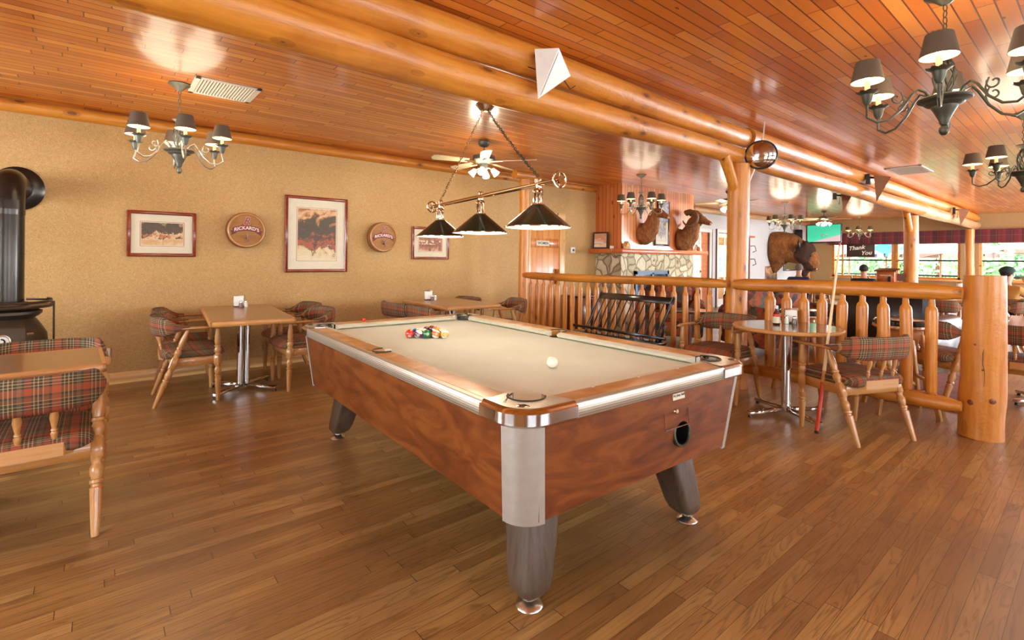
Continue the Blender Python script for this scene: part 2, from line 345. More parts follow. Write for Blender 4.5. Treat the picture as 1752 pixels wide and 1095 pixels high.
b=B().box(-3.2,7.4,YB-.018,YB,0,.115,b=.004); struct(b.o('baseboard_back',M['pinex']))
b=B().box(9.95,12.0,YW-.018,YW,0,.11); b.box(14.3,XW,YW-.018,YW,0,.11); struct(b.o('baseboard_far_left',M['pinex']))
b=B().box(XW-.018,XW,-4.2,YW,0,.11); struct(b.o('baseboard_window_end',M['piney']))
# half logs under the ceiling
def logbar(name,p0,p1,r,mat,n=16,seg=14,wob=.05,**k):
    p0=Vector(p0);p1=Vector(p1); pts=[];rs=[]; r0,r1=(r if hasattr(r,'__len__') else (r,r))
    for i in range(seg+1):
        t=i/seg; p=p0.lerp(p1,t); pts.append(p); rs.append((r0+(r1-r0)*t)*(1+wob*noise.noise(p*1.7+V(3,1,r0*50))))
    b=B().tube(pts,rs,n,jit=wob*.7); return b.o(name,mat,**k)
struct(logbar('trim_1',(-3.2,YB+.0,2.655),(5.0,YB+.0,2.655),.062,M['logx'],seg=40,wob=.03))
struct(logbar('trim_2',(5.0,YB+.02,2.655),(7.45,YB+.02,2.655),.06,M['logx'],wob=.04))
struct(logbar('trim_3',(9.9,YW,2.65),(XW,YW,2.65),.08,M['loglit'],seg=30,wob=.05))
def frame_on_wall(nm,x0,x1,y,z0,z1,w,d,mat):
    b=B(); b.box(x0-w,x0,y-d,y+.01,z0,z1+w,b=.004); b.box(x1,x1+w,y-d,y+.01,z0,z1+w,b=.004); b.box(x0-w,x1+w,y-d-.003,y+.01,z1,z1+w,b=.004); return b
# women's room door
d=struct(thing('door_1','', '',(5.72,YB,0)))
B().box(0,.70,-.03,.0,0.01,2.02,b=.003).o('door_panel',M['doorwood'],d)
b=B(); b.box(-.09,0,-.045,0,0,2.12,b=.004); b.box(.70,.84,-.045,0,0,2.12,b=.004); b.box(-.09,.84,-.048,0,2.02,2.13,b=.004); b.o('door_casing',M['pinez'],d)
B().box(.0,.70,-.042,-.03,1.50,1.66,b=.003).o('cross_board',M['cedar'],d)
B().box(.60,.64,-.075,-.03,.85,1.12,b=.004).o('door_handle',M['brass'],d)
s=thing('door_sign','small cream WOMEN sign on the cedar restroom door','sign',(6.0,YB-.048,1.575))
B().box(-.15,.15,0,.006,-.045,.045).o('plate',M['mat'],s)
textmesh(B(),'WOMEN',.065,onwall(0,-.001,0),.001,bold=.001).o('lettering',M['black'],s)
# two panelled doors in the pale wall
for k,(x0,x1,zz0,zt) in enumerate(DW):
    d=thing('door_%d'%(k+2),'','',(x0,YW,0)); struct(d); w=x1-x0
    b=B(); b.box(-.10,0,-.03,.15,0,zt+.1,b=.004); b.box(w,w+.1,-.03,.15,0,zt+.1,b=.004); b.box(-.1,w+.1,-.035,.15,zt,zt+.1,b=.004); b.o('door_casing',M['whiteplastic'],d)
    b=B()
    for xx in (-.115,w+.1): b.box(xx,xx+.015,-.04,.0,0,zt+.1)
    b.o('casing_edge',M['darkz'],d)
    b=B(); L=w if k else w*.62
    st=.09
    for xx in (0,L/2-st/2,L-st): b.box(xx,xx+st,.05,.09,0.01,zt)
    for z in (.01,.82,1.62,zt-.13): b.box(0,L,.052,.088,z,z+(.2 if z<.1 else .12))
    b.o('door_frame',M['whiteplastic'],d)
    b=B(); 
    for j in range(2):
        xa=st+j*(L/2-st/2)
        for z0_,z1_ in ((.21,.82),(1.74,zt-.13)): b.box(xa,xa+L/2-st*1.5,.06,.08,z0_,z1_,b=.01)
    b.o('lower_panel',M['pinez'] if k else M['whiteplastic'],d)
    b=B().box(st,L-st,.066,.072,.94,1.62); b.o('glass_pane',M['glass'],d)
    b=B().sphere((L-.05,.03,1.0),.028,8); b.o('door_knob',M['brass'],d)
    if not k: B().box(w*.66,w,.03,.07,0,zt).o('door_leaf',M['mantle'],d)
# windows of the end wall
def window(n,y0,y1,z0,z1,x,mat,mull=(),rail=1.355,axis='x'):
    d=thing('window_%d'%n,'','',(x,y0,z0)); struct(d); w=y1-y0;h=z1-z0; f=.06
    if axis=='y': d.rotation_euler=(0,0,-PI/2)
    b=B(); b.box(-.02,.15,0,f,0,h); b.box(-.02,.15,w-f,w,0,h); b.box(-.02,.15,0,w,0,f); b.box(-.02,.15,0,w,h-f,h)
    for m in mull: b.box(.02,.1,m-y0-.02,m-y0+.02,f,h-f)
    b.o('window_frame',mat,d)
    B().box(.03,.09,f,w-f,rail-z0-.022,rail-z0+.022).o('meeting_rail',M['blackmetal'],d)
    B().box(.055,.061,f,w-f,f,h-f).o('glass_pane',M['glass'],d)
    B().box(-.08,.02,-.05,w+.05,-.05,0,b=.006).o('window_sill',M['piney'],d)
    return d
for i,(a,c,z0,z1) in enumerate(WN): window(i+1,a,c,z0,z1,XW,M['logy'] if i<2 else M['piney'],mull=((5.9,) if i==0 else ()))
b=B()
for i,(a,c,z0,z1) in enumerate(RW):
    d=window(5+i,0,c-a,z0,z1,0,M['piney'],mull=((c-a)/2,),axis='y'); d.location=(a,-4.2,z0); d.rotation_euler=(0,0,-PI/2)
for i,(a,c,z0,z1) in enumerate(LW):
    d=window(10+i,0,c-a,z0,z1,0,M['piney'],mull=((c-a)/2,),axis='y'); d.location=(-3.2,c,z0); d.rotation_euler=(0,0,PI)
b=B().box(XW-.03,XW,6.2,6.9,0,CZ-.1); b.box(XW-.05,XW,2.42,2.83,0,CZ-.1); struct(b.o('wall_pilaster',M['paper2']))
b=B().tube([(XW-.12,6.93,0),(XW-.12,6.93,2.6)],.075,10,jit=.06); struct(b.o('trim_4',M['logz']))
# valances
for i,(y0,y1,lb) in enumerate(((2.62,6.25,'long dark red plaid valance above the windows beside the Thank You sign'),(-.9,2.5,'dark red plaid valance over the window at the right frame edge'))):
    b=B(); n=60
    vs=[];fs=[]
    for k in range(n+1):
        y=y0+(y1-y0)*k/n; o=.004*math.sin(k*1.9)
        for z,dx in ((2.26,-.14),(2.02,-.16),(1.87,-.15)): vs.append((XW+dx+o,y,z))
    for k in range(n):
        for j in range(2): a=k*3+j; fs.append((a,a+3,a+4,a+1))
    b.add(vs,fs); b.box(XW-.16,XW-.02,y0,y1,2.25,2.27); b.o('window_valance',M['valance'],label=lb,cat='valance',group='plaid valances on the end wall')
# ================================================================ pool table (local x across, y along)
TD=-.038
def tw(x,y,z=0):   # table-frame reading -> world
    return V(x*math.cos(TD)-y*math.sin(TD), x*math.sin(TD)+y*math.cos(TD), z)
cx,cy=1.71,2.51
pt=thing('pool_table','coin-operated pool table with pale cloth and walnut sides','pool table',tw(cx,cy),TD)
HX,HY_=.735,1.29; ZT=.805; PX,PY=.559,1.118; ZB=.768
def rrect(hx,hy,r,n=6):
    p=[]
    for sx,sy,a in ((1,1,0),(-1,1,PI/2),(-1,-1,PI),(1,-1,1.5*PI)):
        for k in range(n+1): t=a+PI/2*k/n; p.append((sx*(hx-r)+r*math.cos(t),sy*(hy-r)+r*math.sin(t)))
    return p
def loft(rings,cap=True):
    b=B(); n=len(rings[0][0]); vs=[];fs=[]
    for poly,z in rings: vs+=[(x,y,z) for x,y in poly]
    for i in range(len(rings)-1):
        for k in range(n): a=i*n+k;c=i*n+(k+1)%n; fs.append((a,c,c+n,a+n))
    if cap: fs+= [tuple(range(n-1,-1,-1)),tuple((len(rings)-1)*n+k for k in range(n))]
    return b.add(vs,fs)
# cabinet: tapered, with ball-return hole in the near end made from panels
ti,bi=.022,.062; zc0,zc1=.40,.752
def side(ax,sg):
    b=B()
    # outer surface between corner panels
    o0=(HX if ax=='x' else HY_); L=(HY_ if ax=='x' else HX)-.115
    def P(u,z,dep=0):
        t=(zc1-z)/(zc1-zc0); off=o0-(ti+(bi-ti)*t)-dep; 
        uu=u*(1-.035*t)
        return (sg*off,uu,z) if ax=='x' else (uu,sg*off,z)
    if ax=='y' and sg<0:
        hu,hz,ru=.215,.545,.052; N=24
        ring=[(hu+ru*math.cos(2*PI*k/N),hz+ru*math.sin(2*PI*k/N)) for k in range(N)]
        outer=[]
        for k in range(N):
            a=2*PI*k/N; c,s_=math.cos(a),math.sin(a); m=.09/max(abs(c),abs(s_)); outer.append((hu+m*c,hz+m*s_))
        vs=[P(*p) for p in ring]+[P(*p) for p in outer]+[P(p[0],p[1],.09) for p in ring]
        fs=[(k,(k+1)%N,N+(k+1)%N,N+k) for k in range(N)]
        b.add(vs,fs)
        for u0,u1,z0,z1 in ((-L,hu-.09,zc0,zc1),(hu+.09,L,zc0,zc1),(hu-.09,hu+.09,zc0,hz-.09),(hu-.09,hu+.09,hz+.09,zc1)):
            b.add([P(u0,z0),P(u1,z0),P(u1,z1),P(u0,z1)],[(0,1,2,3)])
        for u0,u1 in ((-L,L),): b.add([P(u0,zc0),P(u1,zc0),P(u1,zc0,.12),P(u0,zc0,.12)],[(0,1,2,3)])
        return b
    vs=[P(-L,zc0),P(L,zc0),P(L,zc1),P(-L,zc1),P(-L,zc0,.02),P(L,zc0,.02),P(L,zc1,.02),P(-L,zc1,.02)]
    return b.add(vs,[(0,1,2,3),(7,6,5,4),(0,4,5,1),(1,5,6,2),(2,6,7,3),(3,7,4,0)])
for ax,sg in (('x',1),('x',-1),('y',1),('y',-1)):
    s=side(ax,sg).o('side_panel',M['cab'],pt)
B().box(-HX+.1,HX-.1,-HY_+.18,HY_-.1,zc0+.005,.46).o('base_panel',M['black'],pt)
# ball return ring + lock + coin door + sign
def nearend(u,z,dep=0):
    t=(zc1-z)/(zc1-zc0); return V(u*(1-.035*t),-(HY_-(ti+(bi-ti)*t)-dep),z)
pc=nearend(.215,.545); Mt=TR(*pc)@RX(PI/2-.11)
B().lathe([(.05,-.06),(.05,.004),(.053,.008),(.06,.006),(.062,0),(.062,-.004)],Mt,28).o('ball_return_ring',M['iron'],pt)
B().lathe([(.0,-.085),(.0495,-.085),(.0495,.002)],Mt,20).o('ball_return_well',M['black'],pt)
pc=nearend(.155,.655); Mt2=TR(*pc)@RX(PI/2-.11)
g=B(); 
for a,c in (((-.085,.055),(.085,.055)),((.085,.055),(.085,-.07)),((-.085,-.07),(.085,-.07)),((-.085,.055),(-.085,-.07))):
    x0,x1=min(a[0],c[0])-.0015,max(a[0],c[0])+.0015; y0,y1=min(a[1],c[1])-.0015,max(a[1],c[1])+.0015; g.box(x0,x1,y0,y1,-.002,.001,Mt2)
g.o('service_door_edge',M['darkz'],pt)
B().lathe([(0,.012),(.008,.012),(.011,.008),(.013,0),(.013,-.003)],Mt2@TR(-.01,.0,0),14).o('lock',M['brasschrome'],pt)
pc=nearend(.155,.7235); Mt3=TR(*pc)@RX(PI/2-.11)
n_=B().box(-.042,.042,-.0175,.0175,-.001,.002,Mt3).o('notice_label',M['mat'],pt)
textmesh(B(),'No Jump Balls',.0145,Mt3@TR(0,0,.0022),.0003,shear=.35,bold=.0003).o('lettering',M['black'],n_)
# corner panels
for sx in (-1,1):
    for sy in (-1,1):
        b=B(); vs=[];N=8; R=.105
        for z in (zc0-.012,zc1):
            t=(zc1-z)/(zc1-zc0); o=ti-.003+(bi-ti)*t; hx,hy=HX-o,HY_-o
            for k in range(N+1): a=PI/2*k/N; vs.append((sx*(hx-R+R*math.cos(a)),sy*(hy-R+R*math.sin(a)),z))
            for k in range(N+1): a=PI/2*k/N; vs.append((sx*(hx-R+(R-.012)*math.cos(a)),sy*(hy-R+(R-.012)*math.sin(a)),z))
        q=2*(N+1); fs=[]
        for k in range(N):
            fs+=[(k,k+1,q+k+1,q+k),(N+1+k,q+N+1+k,q+N+2+k,N+2+k),(k,N+1+k,N+2+k,k+1)]
        fs+=[(0,q,q+N+1,N+1),(N,N+N+1,q+N+N+1,q+N)]
        if sx*sy<0: fs=[f[::-1] for f in fs]
        b.add(vs,fs); b.o('corner_panel',M['alu'],pt)
# bed cloth
B().box(-PX-.07,PX+.07,-PY-.07,PY+.07,.72,ZB).o('bed_cloth',M['cloth'],pt)
# rails: six wood caps + cushions, pockets at corners and sides
cw=.082; NR=.055 # corner cut, wood from nose+NR outward
def rail(p0,p1,nrm,cut0,cut1):
    """p0,p1 nose line ends (2d); nrm outward; cut = mitre lean of ends"""
    p0=Vector(p0+(0,));p1=Vector(p1+(0,));n=Vector(nrm+(0,)); d=(p1-p0).normalized()
    def q(p,o,z,s): return p+n*o+d*s+V(0,0,z)
    D=.176 if abs(n.x)>.5 else .172
    a0,a1=cut0,-cut1
    # cushion: nose overhangs the bed
    prof=[(0,ZT-.012),(.006,ZT-.024),(.03,ZB),(.05,ZB),(.05,ZT-.002),(.02,ZT-.004)]
    vs=[];m=len(prof)
    for p,a in ((p0,a0),(p1,a1)):
        for o,z in prof: vs.append(q(p,o,z,-a*o/.05 if a else 0))
    b=B().add(vs,[tuple(range(m-1,-1,-1)),tuple(range(m,2*m))]+[(i,(i+1)%m,m+(i+1)%m,m+i) for i in range(m)]); cu=b.o('cushion',M['cloth2'],pt,smooth=30)
    prof=[(.05,ZT-.002),(.055,ZT),(D-.030,ZT),(D-.030,.745),(.05,.745)]; m=len(prof); vs=[]
    for p,a in ((p0,a0),(p1,a1)):
        for o,z in prof: vs.append(q(p,o,z,-a*(min(o,.06))/.05))
    b=B().add(vs,[tuple(range(m-1,-1,-1)),tuple(range(m,2*m))]+[(i,(i+1)%m,m+(i+1)%m,m+i) for i in range(m)]); r=b.o('rail_top',M['railtop'],pt,smooth=30); return r
sp=.062
rs=[]
for sx in (-1,1):
    rs.append((rail((sx*PX,-PY+cw),(sx*PX,-sp),(sx,0),.05,.02),sx,-1)); rs.append((rail((sx*PX,sp),(sx*PX,PY-cw),(sx,0),.02,.05),sx,1))
re=[(rail((-PX+cw,sy*PY),(PX-cw,sy*PY),(0,sy),.05,.05),sy) for sy in (-1,1)]
def sight(x,y,r): B().lathe([(0,.0012),(.005,.001),(.0055,-.001)],TR(x,y,ZT)@Matrix.Scale(1.5,4,(1,0,0)),10).o('sight',M['mat'],r)
for r,sx,sy in rs:
    for k in (1,2,3): sight(sx*(PX+.056),sy*.2794*k,r)
for r,sy in re:
    for k in (-1,0,1): sight(.2794*k,sy*(PY+.058),r)
# metal trim along rails
b=B()
for sx in (-1,1):
    for y0,y1 in ((-HY_+.21,HY_-.21),):
        B().box(min(sx*(HX-.032),sx*HX),max(sx*(HX-.032),sx*HX),y0,y1,.747,ZT-.001,b=.005).o('rail_trim',M['trim'],pt)
for sy in (-1,1):
    B().box(-HX+.25,HX-.25,min(sy*(HY_-.032),sy*HY_),max(sy*(HY_-.032),sy*HY_),.747,ZT-.001,b=.005).o('rail_trim',M['trim'],pt)
# chrome corner castings with pocket cutout
for sx in (-1,1):
    for sy in (-1,1):
        # outline of top plate in corner frame: origin at outer corner (HX,HY), going inwards (u along x, v along y)
        R=.125;N=10; LX=.262; LY=.225
        outer=[(LX,0)]+[(R-R*math.sin(PI/2*k/N),R-R*math.cos(PI/2*k/N)) for k in range(N+1)]+[(0,LY)]
        pcx,pcy=.158,.158; pr=.066
        arc=[]
        a_s=math.radians(95); a_e=math.radians(355)
        for k in range(17):
            a=a_s+(a_e-a_s)*k/16; arc.append((pcx+pr*math.cos(a),pcy+pr*math.sin(a)))
        # inner outline: (0,LY)->(wood edge diag)->mouth->arc->mouth->(LX,0)
        inner=[(.06,LY-.005),(.122,.235)]+arc+[(.235,.122),(LX-.005,.06)]
        # build triangle strips between outer and inner with equal counts
        def resamp(p,n):
            d=[0]
            for i in range(1,len(p)): d.append(d[-1]+math.dist(p[i],p[i-1]))
            o=[]
            for k in range(n):
                t=d[-1]*k/(n-1); i=max(j for j in range(len(d)) if d[j]<=t+1e-9); 
                if i>=len(p)-1: o.append(p[-1]); continue
                f=(t-d[i])/(d[i+1]-d[i]); o.append((p[i][0]+(p[i+1][0]-p[i][0])*f,p[i][1]+(p[i+1][1]-p[i][1])*f))
            return o
        n=41; ou=resamp(outer,n); inn=resamp(inner[::-1],n)
        def W(p,z): return (sx*(HX+.004-p[0]),sy*(HY_+.004-p[1]),z)
        def Wi(p,z,o): # pushed out slightly
            c=(.16,.16); return W((p[0]+(p[0]-c[0])*0-(0),p[1]),z)
        vs=[];fs=[]
        def shrink(p,d): # move outline inward from edges
            return (p[0]+d*(1 if p[0]<.12 else 0)*(1-p[0]/.12 if p[0]<.12 else 0),p[1]+d*(1 if p[1]<.12 else 0)*(1-p[1]/.12 if p[1]<.12 else 0))
        rows=[[W(shrink(p,.014),ZT+.0035) for p in inn]]
        rows=[[W(p,ZT-.05) for p in inn],[W(p,ZT+.002) for p in inn],[W(shrink(p,.020),ZT+.003) for p in ou],[W(shrink(p,.008),ZT-.003) for p in ou],[W(p,ZT-.012) for p in ou],[W(p,ZT-.05) for p in ou],[W(shrink(p,.012),ZT-.06) for p in ou]]
        for r_ in rows: vs+=r_
        for i in range(len(rows)-1):
            for k in range(n-1): f=(i*n+k,i*n+k+1,(i+1)*n+k+1,(i+1)*n+k); fs.append(f if sx*sy<0 else f[::-1])
        c=B().add(vs,fs).o('corner_casting',M['chrome'],pt,smooth=35)
        pl=[W(shrink(p,.021),ZT+.0034) for p in ou]+[W(p,ZT+.0034) for p in inn][::-1]
        vs=[W(shrink(p,.021),ZT+.0036) for p in ou]+[W(p,ZT+.0036) for p in inn]
        fs=[(k,k+1,n+k+1,n+k) if sx*sy<0 else (n+k,n+k+1,k+1,k) for k in range(n-1)]
        B().add(vs,fs).o('casting_top',M['chromeworn'],c)
        # pocket liner and emblem
        pcw=W((pcx,pcy),0); 
        B().lathe([(pr-.001,ZT+.006),(pr+.003,ZT+.008),(pr+.006,ZT+.005),(pr-.001,ZT-.01),(pr-.006,ZT-.1),(.03,ZT-.13),(0,ZT-.13)],TR(pcw[0],pcw[1],0)@RZ(math.atan2(sy,sx)),20,-1.75,1.75).o('pocket_liner',M['iron'],pt)
        pm=W((.072,.072),ZT+.0045); e=B().lathe([(.0,.0),(.017,.0),(.019,-.001)],TR(*pm)@RZ(math.atan2(sy,sx)+PI/2)@Matrix.Scale(1.3,4,(1,0,0)),18); e.o('casting_emblem',M['brasschrome'],c)
        emb=B().tube([(pm[0]+math.cos(a)*.014,pm[1]+math.sin(a)*.011,pm[2]+.001) for a in [2*PI*k/12 for k in range(12)]],.0012,5,closed=True)
        textmesh(emb,'V',.016,TR(pm[0],pm[1],pm[2]+.001)@RZ(math.atan2(sy,sx)+PI/2),.0005) ; emb.o('emblem_outline',M['iron'],c)
# side pockets
for sx in (-1,1):
    c=(sx*(PX+.075),0); b=B().lathe([(.052,ZT+.004),(.057,ZT+.006),(.061,ZT+.003),(.054,ZT-.02),(.05,ZT-.1),(.02,ZT-.12),(0,ZT-.12)],TR(c[0],c[1],0)@RZ(0 if sx>0 else PI),18,-1.9,1.9); b.o('side_pocket_liner',M['iron'],pt)
    B().box(min(sx*(PX+.12),sx*(HX-.03)),max(sx*(PX+.12),sx*(HX-.03)),-sp-.005,sp+.005,.745,ZT,b=.003).o('pocket_plate',M['railtop'],pt)
# drop wells cut visually with dark discs on the bed beneath each pocket
for x,y in [(sx*(PX+.021),sy*(PY+.019)) for sx in (-1,1) for sy in (-1,1)]+[(sx*(PX+.06),0) for sx in (-1,1)]:
    B().lathe([(0,.0015),(.052,.0015),(.052,-.002)],TR(x,y,ZB),18).o('pocket_hole',M['black'],pt)
# legs
for sx in (-1,1):
    for sy in (-1,1):
        N=6; rings=[]
        for z,cx_,cy_,h,r in ((.43,.43,1.0,.090,.03),(.25,.465,1.035,.080,.03),(.10,.496,1.064,.070,.03),(.066,.503,1.071,.063,.032),(.045,.507,1.075,.046,.032)):
            rings.append(([(sx*cx_+x,sy*cy_+y) for x,y in rrect(h,h,r,N)],z))
        lg=loft(rings[::-1]).o('leg',M['leg'],pt)
        B().lathe([(0,0),(.048,0),(.052,.004),(.049,.010),(.028,.020),(.020,.026),(.018,.06),(0,.06)],TR(sx*.512,sy*1.08,0),20).o('leveling_foot',M['chromeworn'],lg)
# ---------------------------------------------------------------- balls
R=.0286
def ball(nm,label,x,y,cols,stripe=None,group=None,num=None):
    o=thing(nm,label,'ball',tw(x,y,ZB)+V(0,0,R),0,group)
    if stripe:
        t=NT('ball '+stripe); X=t.xyz(); c=t.mix(t.M('LESS_THAN',t.M('ABSOLUTE',X[2]),.014),'ECE4D0',stripe); t.set(c,.12,coat=.5); m=t.m
    else: m=plain('ball '+cols,cols,.12,coat=.5,var=.03)
    s=B().sphere((0,0,0),R,24).o('shell',m,o)
    if num: 
        q=B().lathe([(0,.0001),(.0095,-.0015)],RZ(-2.0)@RY(PI/2)@TR(0,0,R),12); n=q.o('number_disc',M['mat'],o)
        textmesh(B(),str(num),.012,RZ(-2.0)@RY(PI/2)@TR(0,0,R+.0003)@RZ(PI/2),.0004).o('number',M['black'],n)
    o.rotation_euler=(random.random()*.8,random.random()*.8,0); return o
ball('cue_ball','cream cue ball alone in the middle of the pale cloth',1.640,1.80,'E8E0C8')
# rack: apex faces the near end of the table; 15 balls
bc=[('C83020',None,3),('5A2A60','5A2A60',12),('1E6A3A',None,6),('D06A20','D06A20',13),('D8A850','C8A030',9),('24306A','24306A',10),('141414',None,8),('7A2418','7A2418',15),('B84A28','C83A20',11),('2A5A8A',None,2),('D8A828',None,1),('208050','208050',14),('6A2A5A',None,4),('D86A28',None,5),('6A1E1A',None,7)]
names={'C83020':'red','5A2A60':'purple','1E6A3A':'green','D06A20':'orange','D8A850':'yellow','24306A':'navy','141414':'black','7A2418':'maroon','B84A28':'scarlet','2A5A8A':'blue','D8A828':'amber','208050':'emerald','6A2A5A':'violet','D86A28':'tangerine','6A1E1A':'wine'}
pos=[]; L0=V(1.474,3.015,0); L1=V(1.662,2.872,0); dd=(L1-L0).normalized(); nn_=V(-dd.y,dd.x,0)
for r_ in range(5):
    for k in range(5-r_): pos.append(L0+dd*(2.02*R*(k+r_/2))+nn_*(1.75*R*r_))
order=[0,1,2,3,4,9,11,5,8,7,6,10,12,13,14]
where=['at the left end of the front row','second from the left in the front row','in the middle of the front row','fourth in the front row','at the right end of the front row','at the left end of the second row','in the second row behind the green ball','in the second row behind the orange striped ball','at the right end of the second row','at the left of the third row','in the middle of the third row','at the right of the third row','at the left of the fourth row','at the right of the fourth row','at the far tip of the rack']
for p,k,wh in zip(pos,order,where):
    c,st,nu=bc[k]; ball('billiard_ball','%s %s pool ball %s of the rack'%(names[c],'striped' if st else 'solid',wh),p.x,p.y,c,st,'racked pool balls',nu)
B_=B().box(-.011,.011,-.011,.011,0,.022,b=.002); k=B_.o('chalk_cube',M['redp'],None,tw(1.44,3.735,ZT+.0005),label='small red cube of cue chalk on the far rail',cat='chalk'); k.rotation_euler=(0,0,.3)
B().lathe([(0,.0226),(.007,.0226)],None,8).o('chalk_face',M['mat'],k)
# ---------------------------------------------------------------- cue stick leaning at the chair
p0=V(4.173,1.402,.004); p1=V(4.30,1.298,1.44); cu=thing('cue_stick','pool cue with red butt leaning beside the round table','cue stick',p0)
def seg(a,b_,r0,r1,nm,mt): 
    q0=(p1-p0)*a;q1=(p1-p0)*b_; return B().tube([q0,q1],[r0,r1],12).o(nm,mt,cu)
seg(0.0,.015,.0155,.0158,'bumper',M['black']); seg(.015,.27,.0155,.0135,'butt',plain('orange red lacquer','C83A14',.2,coat=.6)); seg(.27,.33,.0135,.0125,'splice',M['maplez']); seg(.33,.985,.0125,.0068,'shaft',plain('pale maple shaft','E8C490',.3,var=.05)); seg(.985,1,.0068,.0066,'tip',M['redp'])
# ================================================================ captain's chairs
def turned(b,p0,p1,z_blocks,rs=1.0,n=12):
    """turned leg from p0 (floor) to p1 (arm), with a square block"""
    p0=Vector(p0);p1=Vector(p1);L=(p1-p0).length;d=(p1-p0).normalized(); zb0,zb1=z_blocks
    def at(z): return p0+(p1-p0)*((z-p0.z)/(p1.z-p0.z))
    lo=[(0,.013),(.02,.015),(.17,.022),(.20,.024),(.205,.018),(.215,.018),(.22,.024),(.232,.024),(.237,.018),(.245,.019),(.262,.025),(.285,.025),(.300,.018),(.308,.018),(zb0,.023)]
    b.tube([at(z) for z,r in lo],[r*rs for z,r in lo],n)
    hi=[(zb1,.022),(zb1+.008,.018),(zb1+.014,.018),(zb1+.03,.025),(zb1+.05,.025),(zb1+.062,.018),(zb1+.068,.018),(zb1+.074,.023),(zb1+.085,.023),(zb1+.09,.018),(zb1+.12,.023),(zb1+.16,.021),(p1.z-.03,.016),(p1.z,.015)]
    b.tube([at(z) for z,r in hi],[r*rs for z,r in hi],n)
    b.bar(at(zb0),at(zb1),.046*rs,.046*rs)
def chair(label,group,loc,rz):
    c=thing('captains_chair',label,'chair',loc,rz,group)
    for sx in (-1,1):
        turned(b:=B(),(sx*.268,.215,0),(sx*.280,.205,.650),(.325,.415),1.12); b.o('front_leg',M['maplez'],c)
        turned(b:=B(),(sx*.262,-.255,0),(sx*.272,-.02,.648),(.325,.415),1.12); b.o('rear_leg',M['maplez'],c)
        b=B(); pts=[(sx*.262,.30,.662),(sx*.278,.24,.664),(sx*.288,.12,.664),(sx*.288,0,.664),(sx*.280,-.06,.664)]
        b.tube(pts,[.018,.028,.027,.027,.024],10,flat=.42,up=(1,0,0)); b.o('armrest',M['mapley'],c)
    b=B(); b.box(-.245,.245,.198,.222,.335,.405,b=.003); b.box(-.245,.245,-.145,-.121,.335,.405,b=.003)
    for sx in (-1,1): b.box(sx*.255-.011,sx*.255+.011,-.12,.20,.335,.405,b=.003)
    b.o('seat_frame',M['maplex'],c)
    # seat cushion
    rings=[]
    for z,s in ((.400,.93),(.412,1.0),(.445,1.02),(.468,.985),(.480,.90),(.487,.72),(.490,.4)):
        poly=[]
        for x,y in rrect(.252,.245,.085,5):
            yy=y*s+.03
            poly.append((x*s,yy))
        rings.append((poly,z))
    b=loft(rings)
    for i,v in enumerate(b.v):
        x,y,z=v
        if y>.2 and z>.44: z-=(y-.2)*.25
        b.v[i]=(x,y,z)
    b.o('seat_cushion',M['plaidseat'],c,smooth=60)
    # rear block and spindles
    b=B(); b.prism([(-.17,-.17),(.17,-.17),(.185,-.19),(.15,-.222),(-.15,-.222),(-.185,-.19)],.392,.452); b.o('spindle_block',M['maplex'],c)
    for x in (-.118,0,.118):
        b=B(); yb=-.243+abs(x)*.12; pr=[(0,.009),(.03,.011),(.045,.014),(.055,.009),(.062,.013),(.07,.009),(.09,.012),(.12,.017),(.15,.013),(.19,.010)]
        b.tube([(x,-.196+(yb+.196)*z/.19,.45+z) for z,r in pr],[r for z,r in pr],10); b.o('spindle',M['maplez'],c)
    # curved padded back
    n=26; sec=10; vs=[];fs=[]
    for i in range(n+1):
        t=-1+2*i/n; th=t*PI/2*1.02; s_=math.sin(th); co=max(0,math.cos(th))
        x=.283*math.copysign(abs(s_)**.72,s_); y=-.262*co**.62-.005; w=min(1,max(0,(1-abs(t))/.42)); w=w*w*(3-2*w)
        zt=.684+(.772-.684)*w; zb=.652-(.652-.600)*w; hh=(zt-zb)/2; zm=(zt+zb)/2; nx,ny=math.sin(th)*.9,-math.cos(th); l=math.hypot(nx,ny) or 1; nx/=l;ny/=l
        th_=.020+.004*w
        for k in range(sec):
            a=2*PI*k/sec; o=math.cos(a)*th_; h=math.copysign(abs(math.sin(a))**.6,math.sin(a))*hh; lean=.05*((zm+h)-.65)*w*3
            vs.append((x+nx*(o+lean*.4),y+ny*(o+lean*.6),zm+h))
    for i in range(n):
        for k in range(sec): a=i*sec+k;d=i*sec+(k+1)%sec; fs.append((a,a+sec,d+sec,d))
    fs+=[tuple(range(sec)),tuple(n*sec+k for k in range(sec-1,-1,-1))]
    b=B().add(vs,fs); b.o('padded_back',M['plaidback'],c,smooth=60)
    # welt along the top edge
    return c
cA=chair('tartan captain\'s chair at the near left of the wall table under the cattle print','chairs at the wall tables',(.64,5.42,0),-PI/2-.05)
def pchair(x,y,face,label,group,s=None): 
    return dup(cA,(x,y,0),face-PI/2,label,group)
W1='chairs at the wall tables'
pchair(.70,6.02,-.05,'tartan captain\'s chair behind another, against the wall under the left picture',W1)
pchair(1.63,5.33,PI+.02,'tartan captain\'s chair facing left beside the far corner of the pool table',W1)
pchair(1.70,5.93,PI+.02,'tartan captain\'s chair right of the wall table, nearest the wall',W1)
pchair(2.93,5.50,.02,'far left tartan chair at the table under the small right-hand picture',W1)
pchair(2.98,4.95,-.12,'near left tartan chair at the table under the lamp, just above the red chalk',W1)
pchair(3.72,5.62,PI,'far right tartan chair at the second wall table, mostly hidden by the table top',W1)
pchair(4.12,5.12,PI-.35,'tartan chair at the second wall table beside the left fence post',W1)
W2='chairs at the front left table'
pchair(-.265,3.24,PI/2,'large tartan chair at the left frame edge with its back to the camera',W2)
pchair(-.25,3.95,-PI/2,'tartan chair behind the front left table, only its back showing',W2)
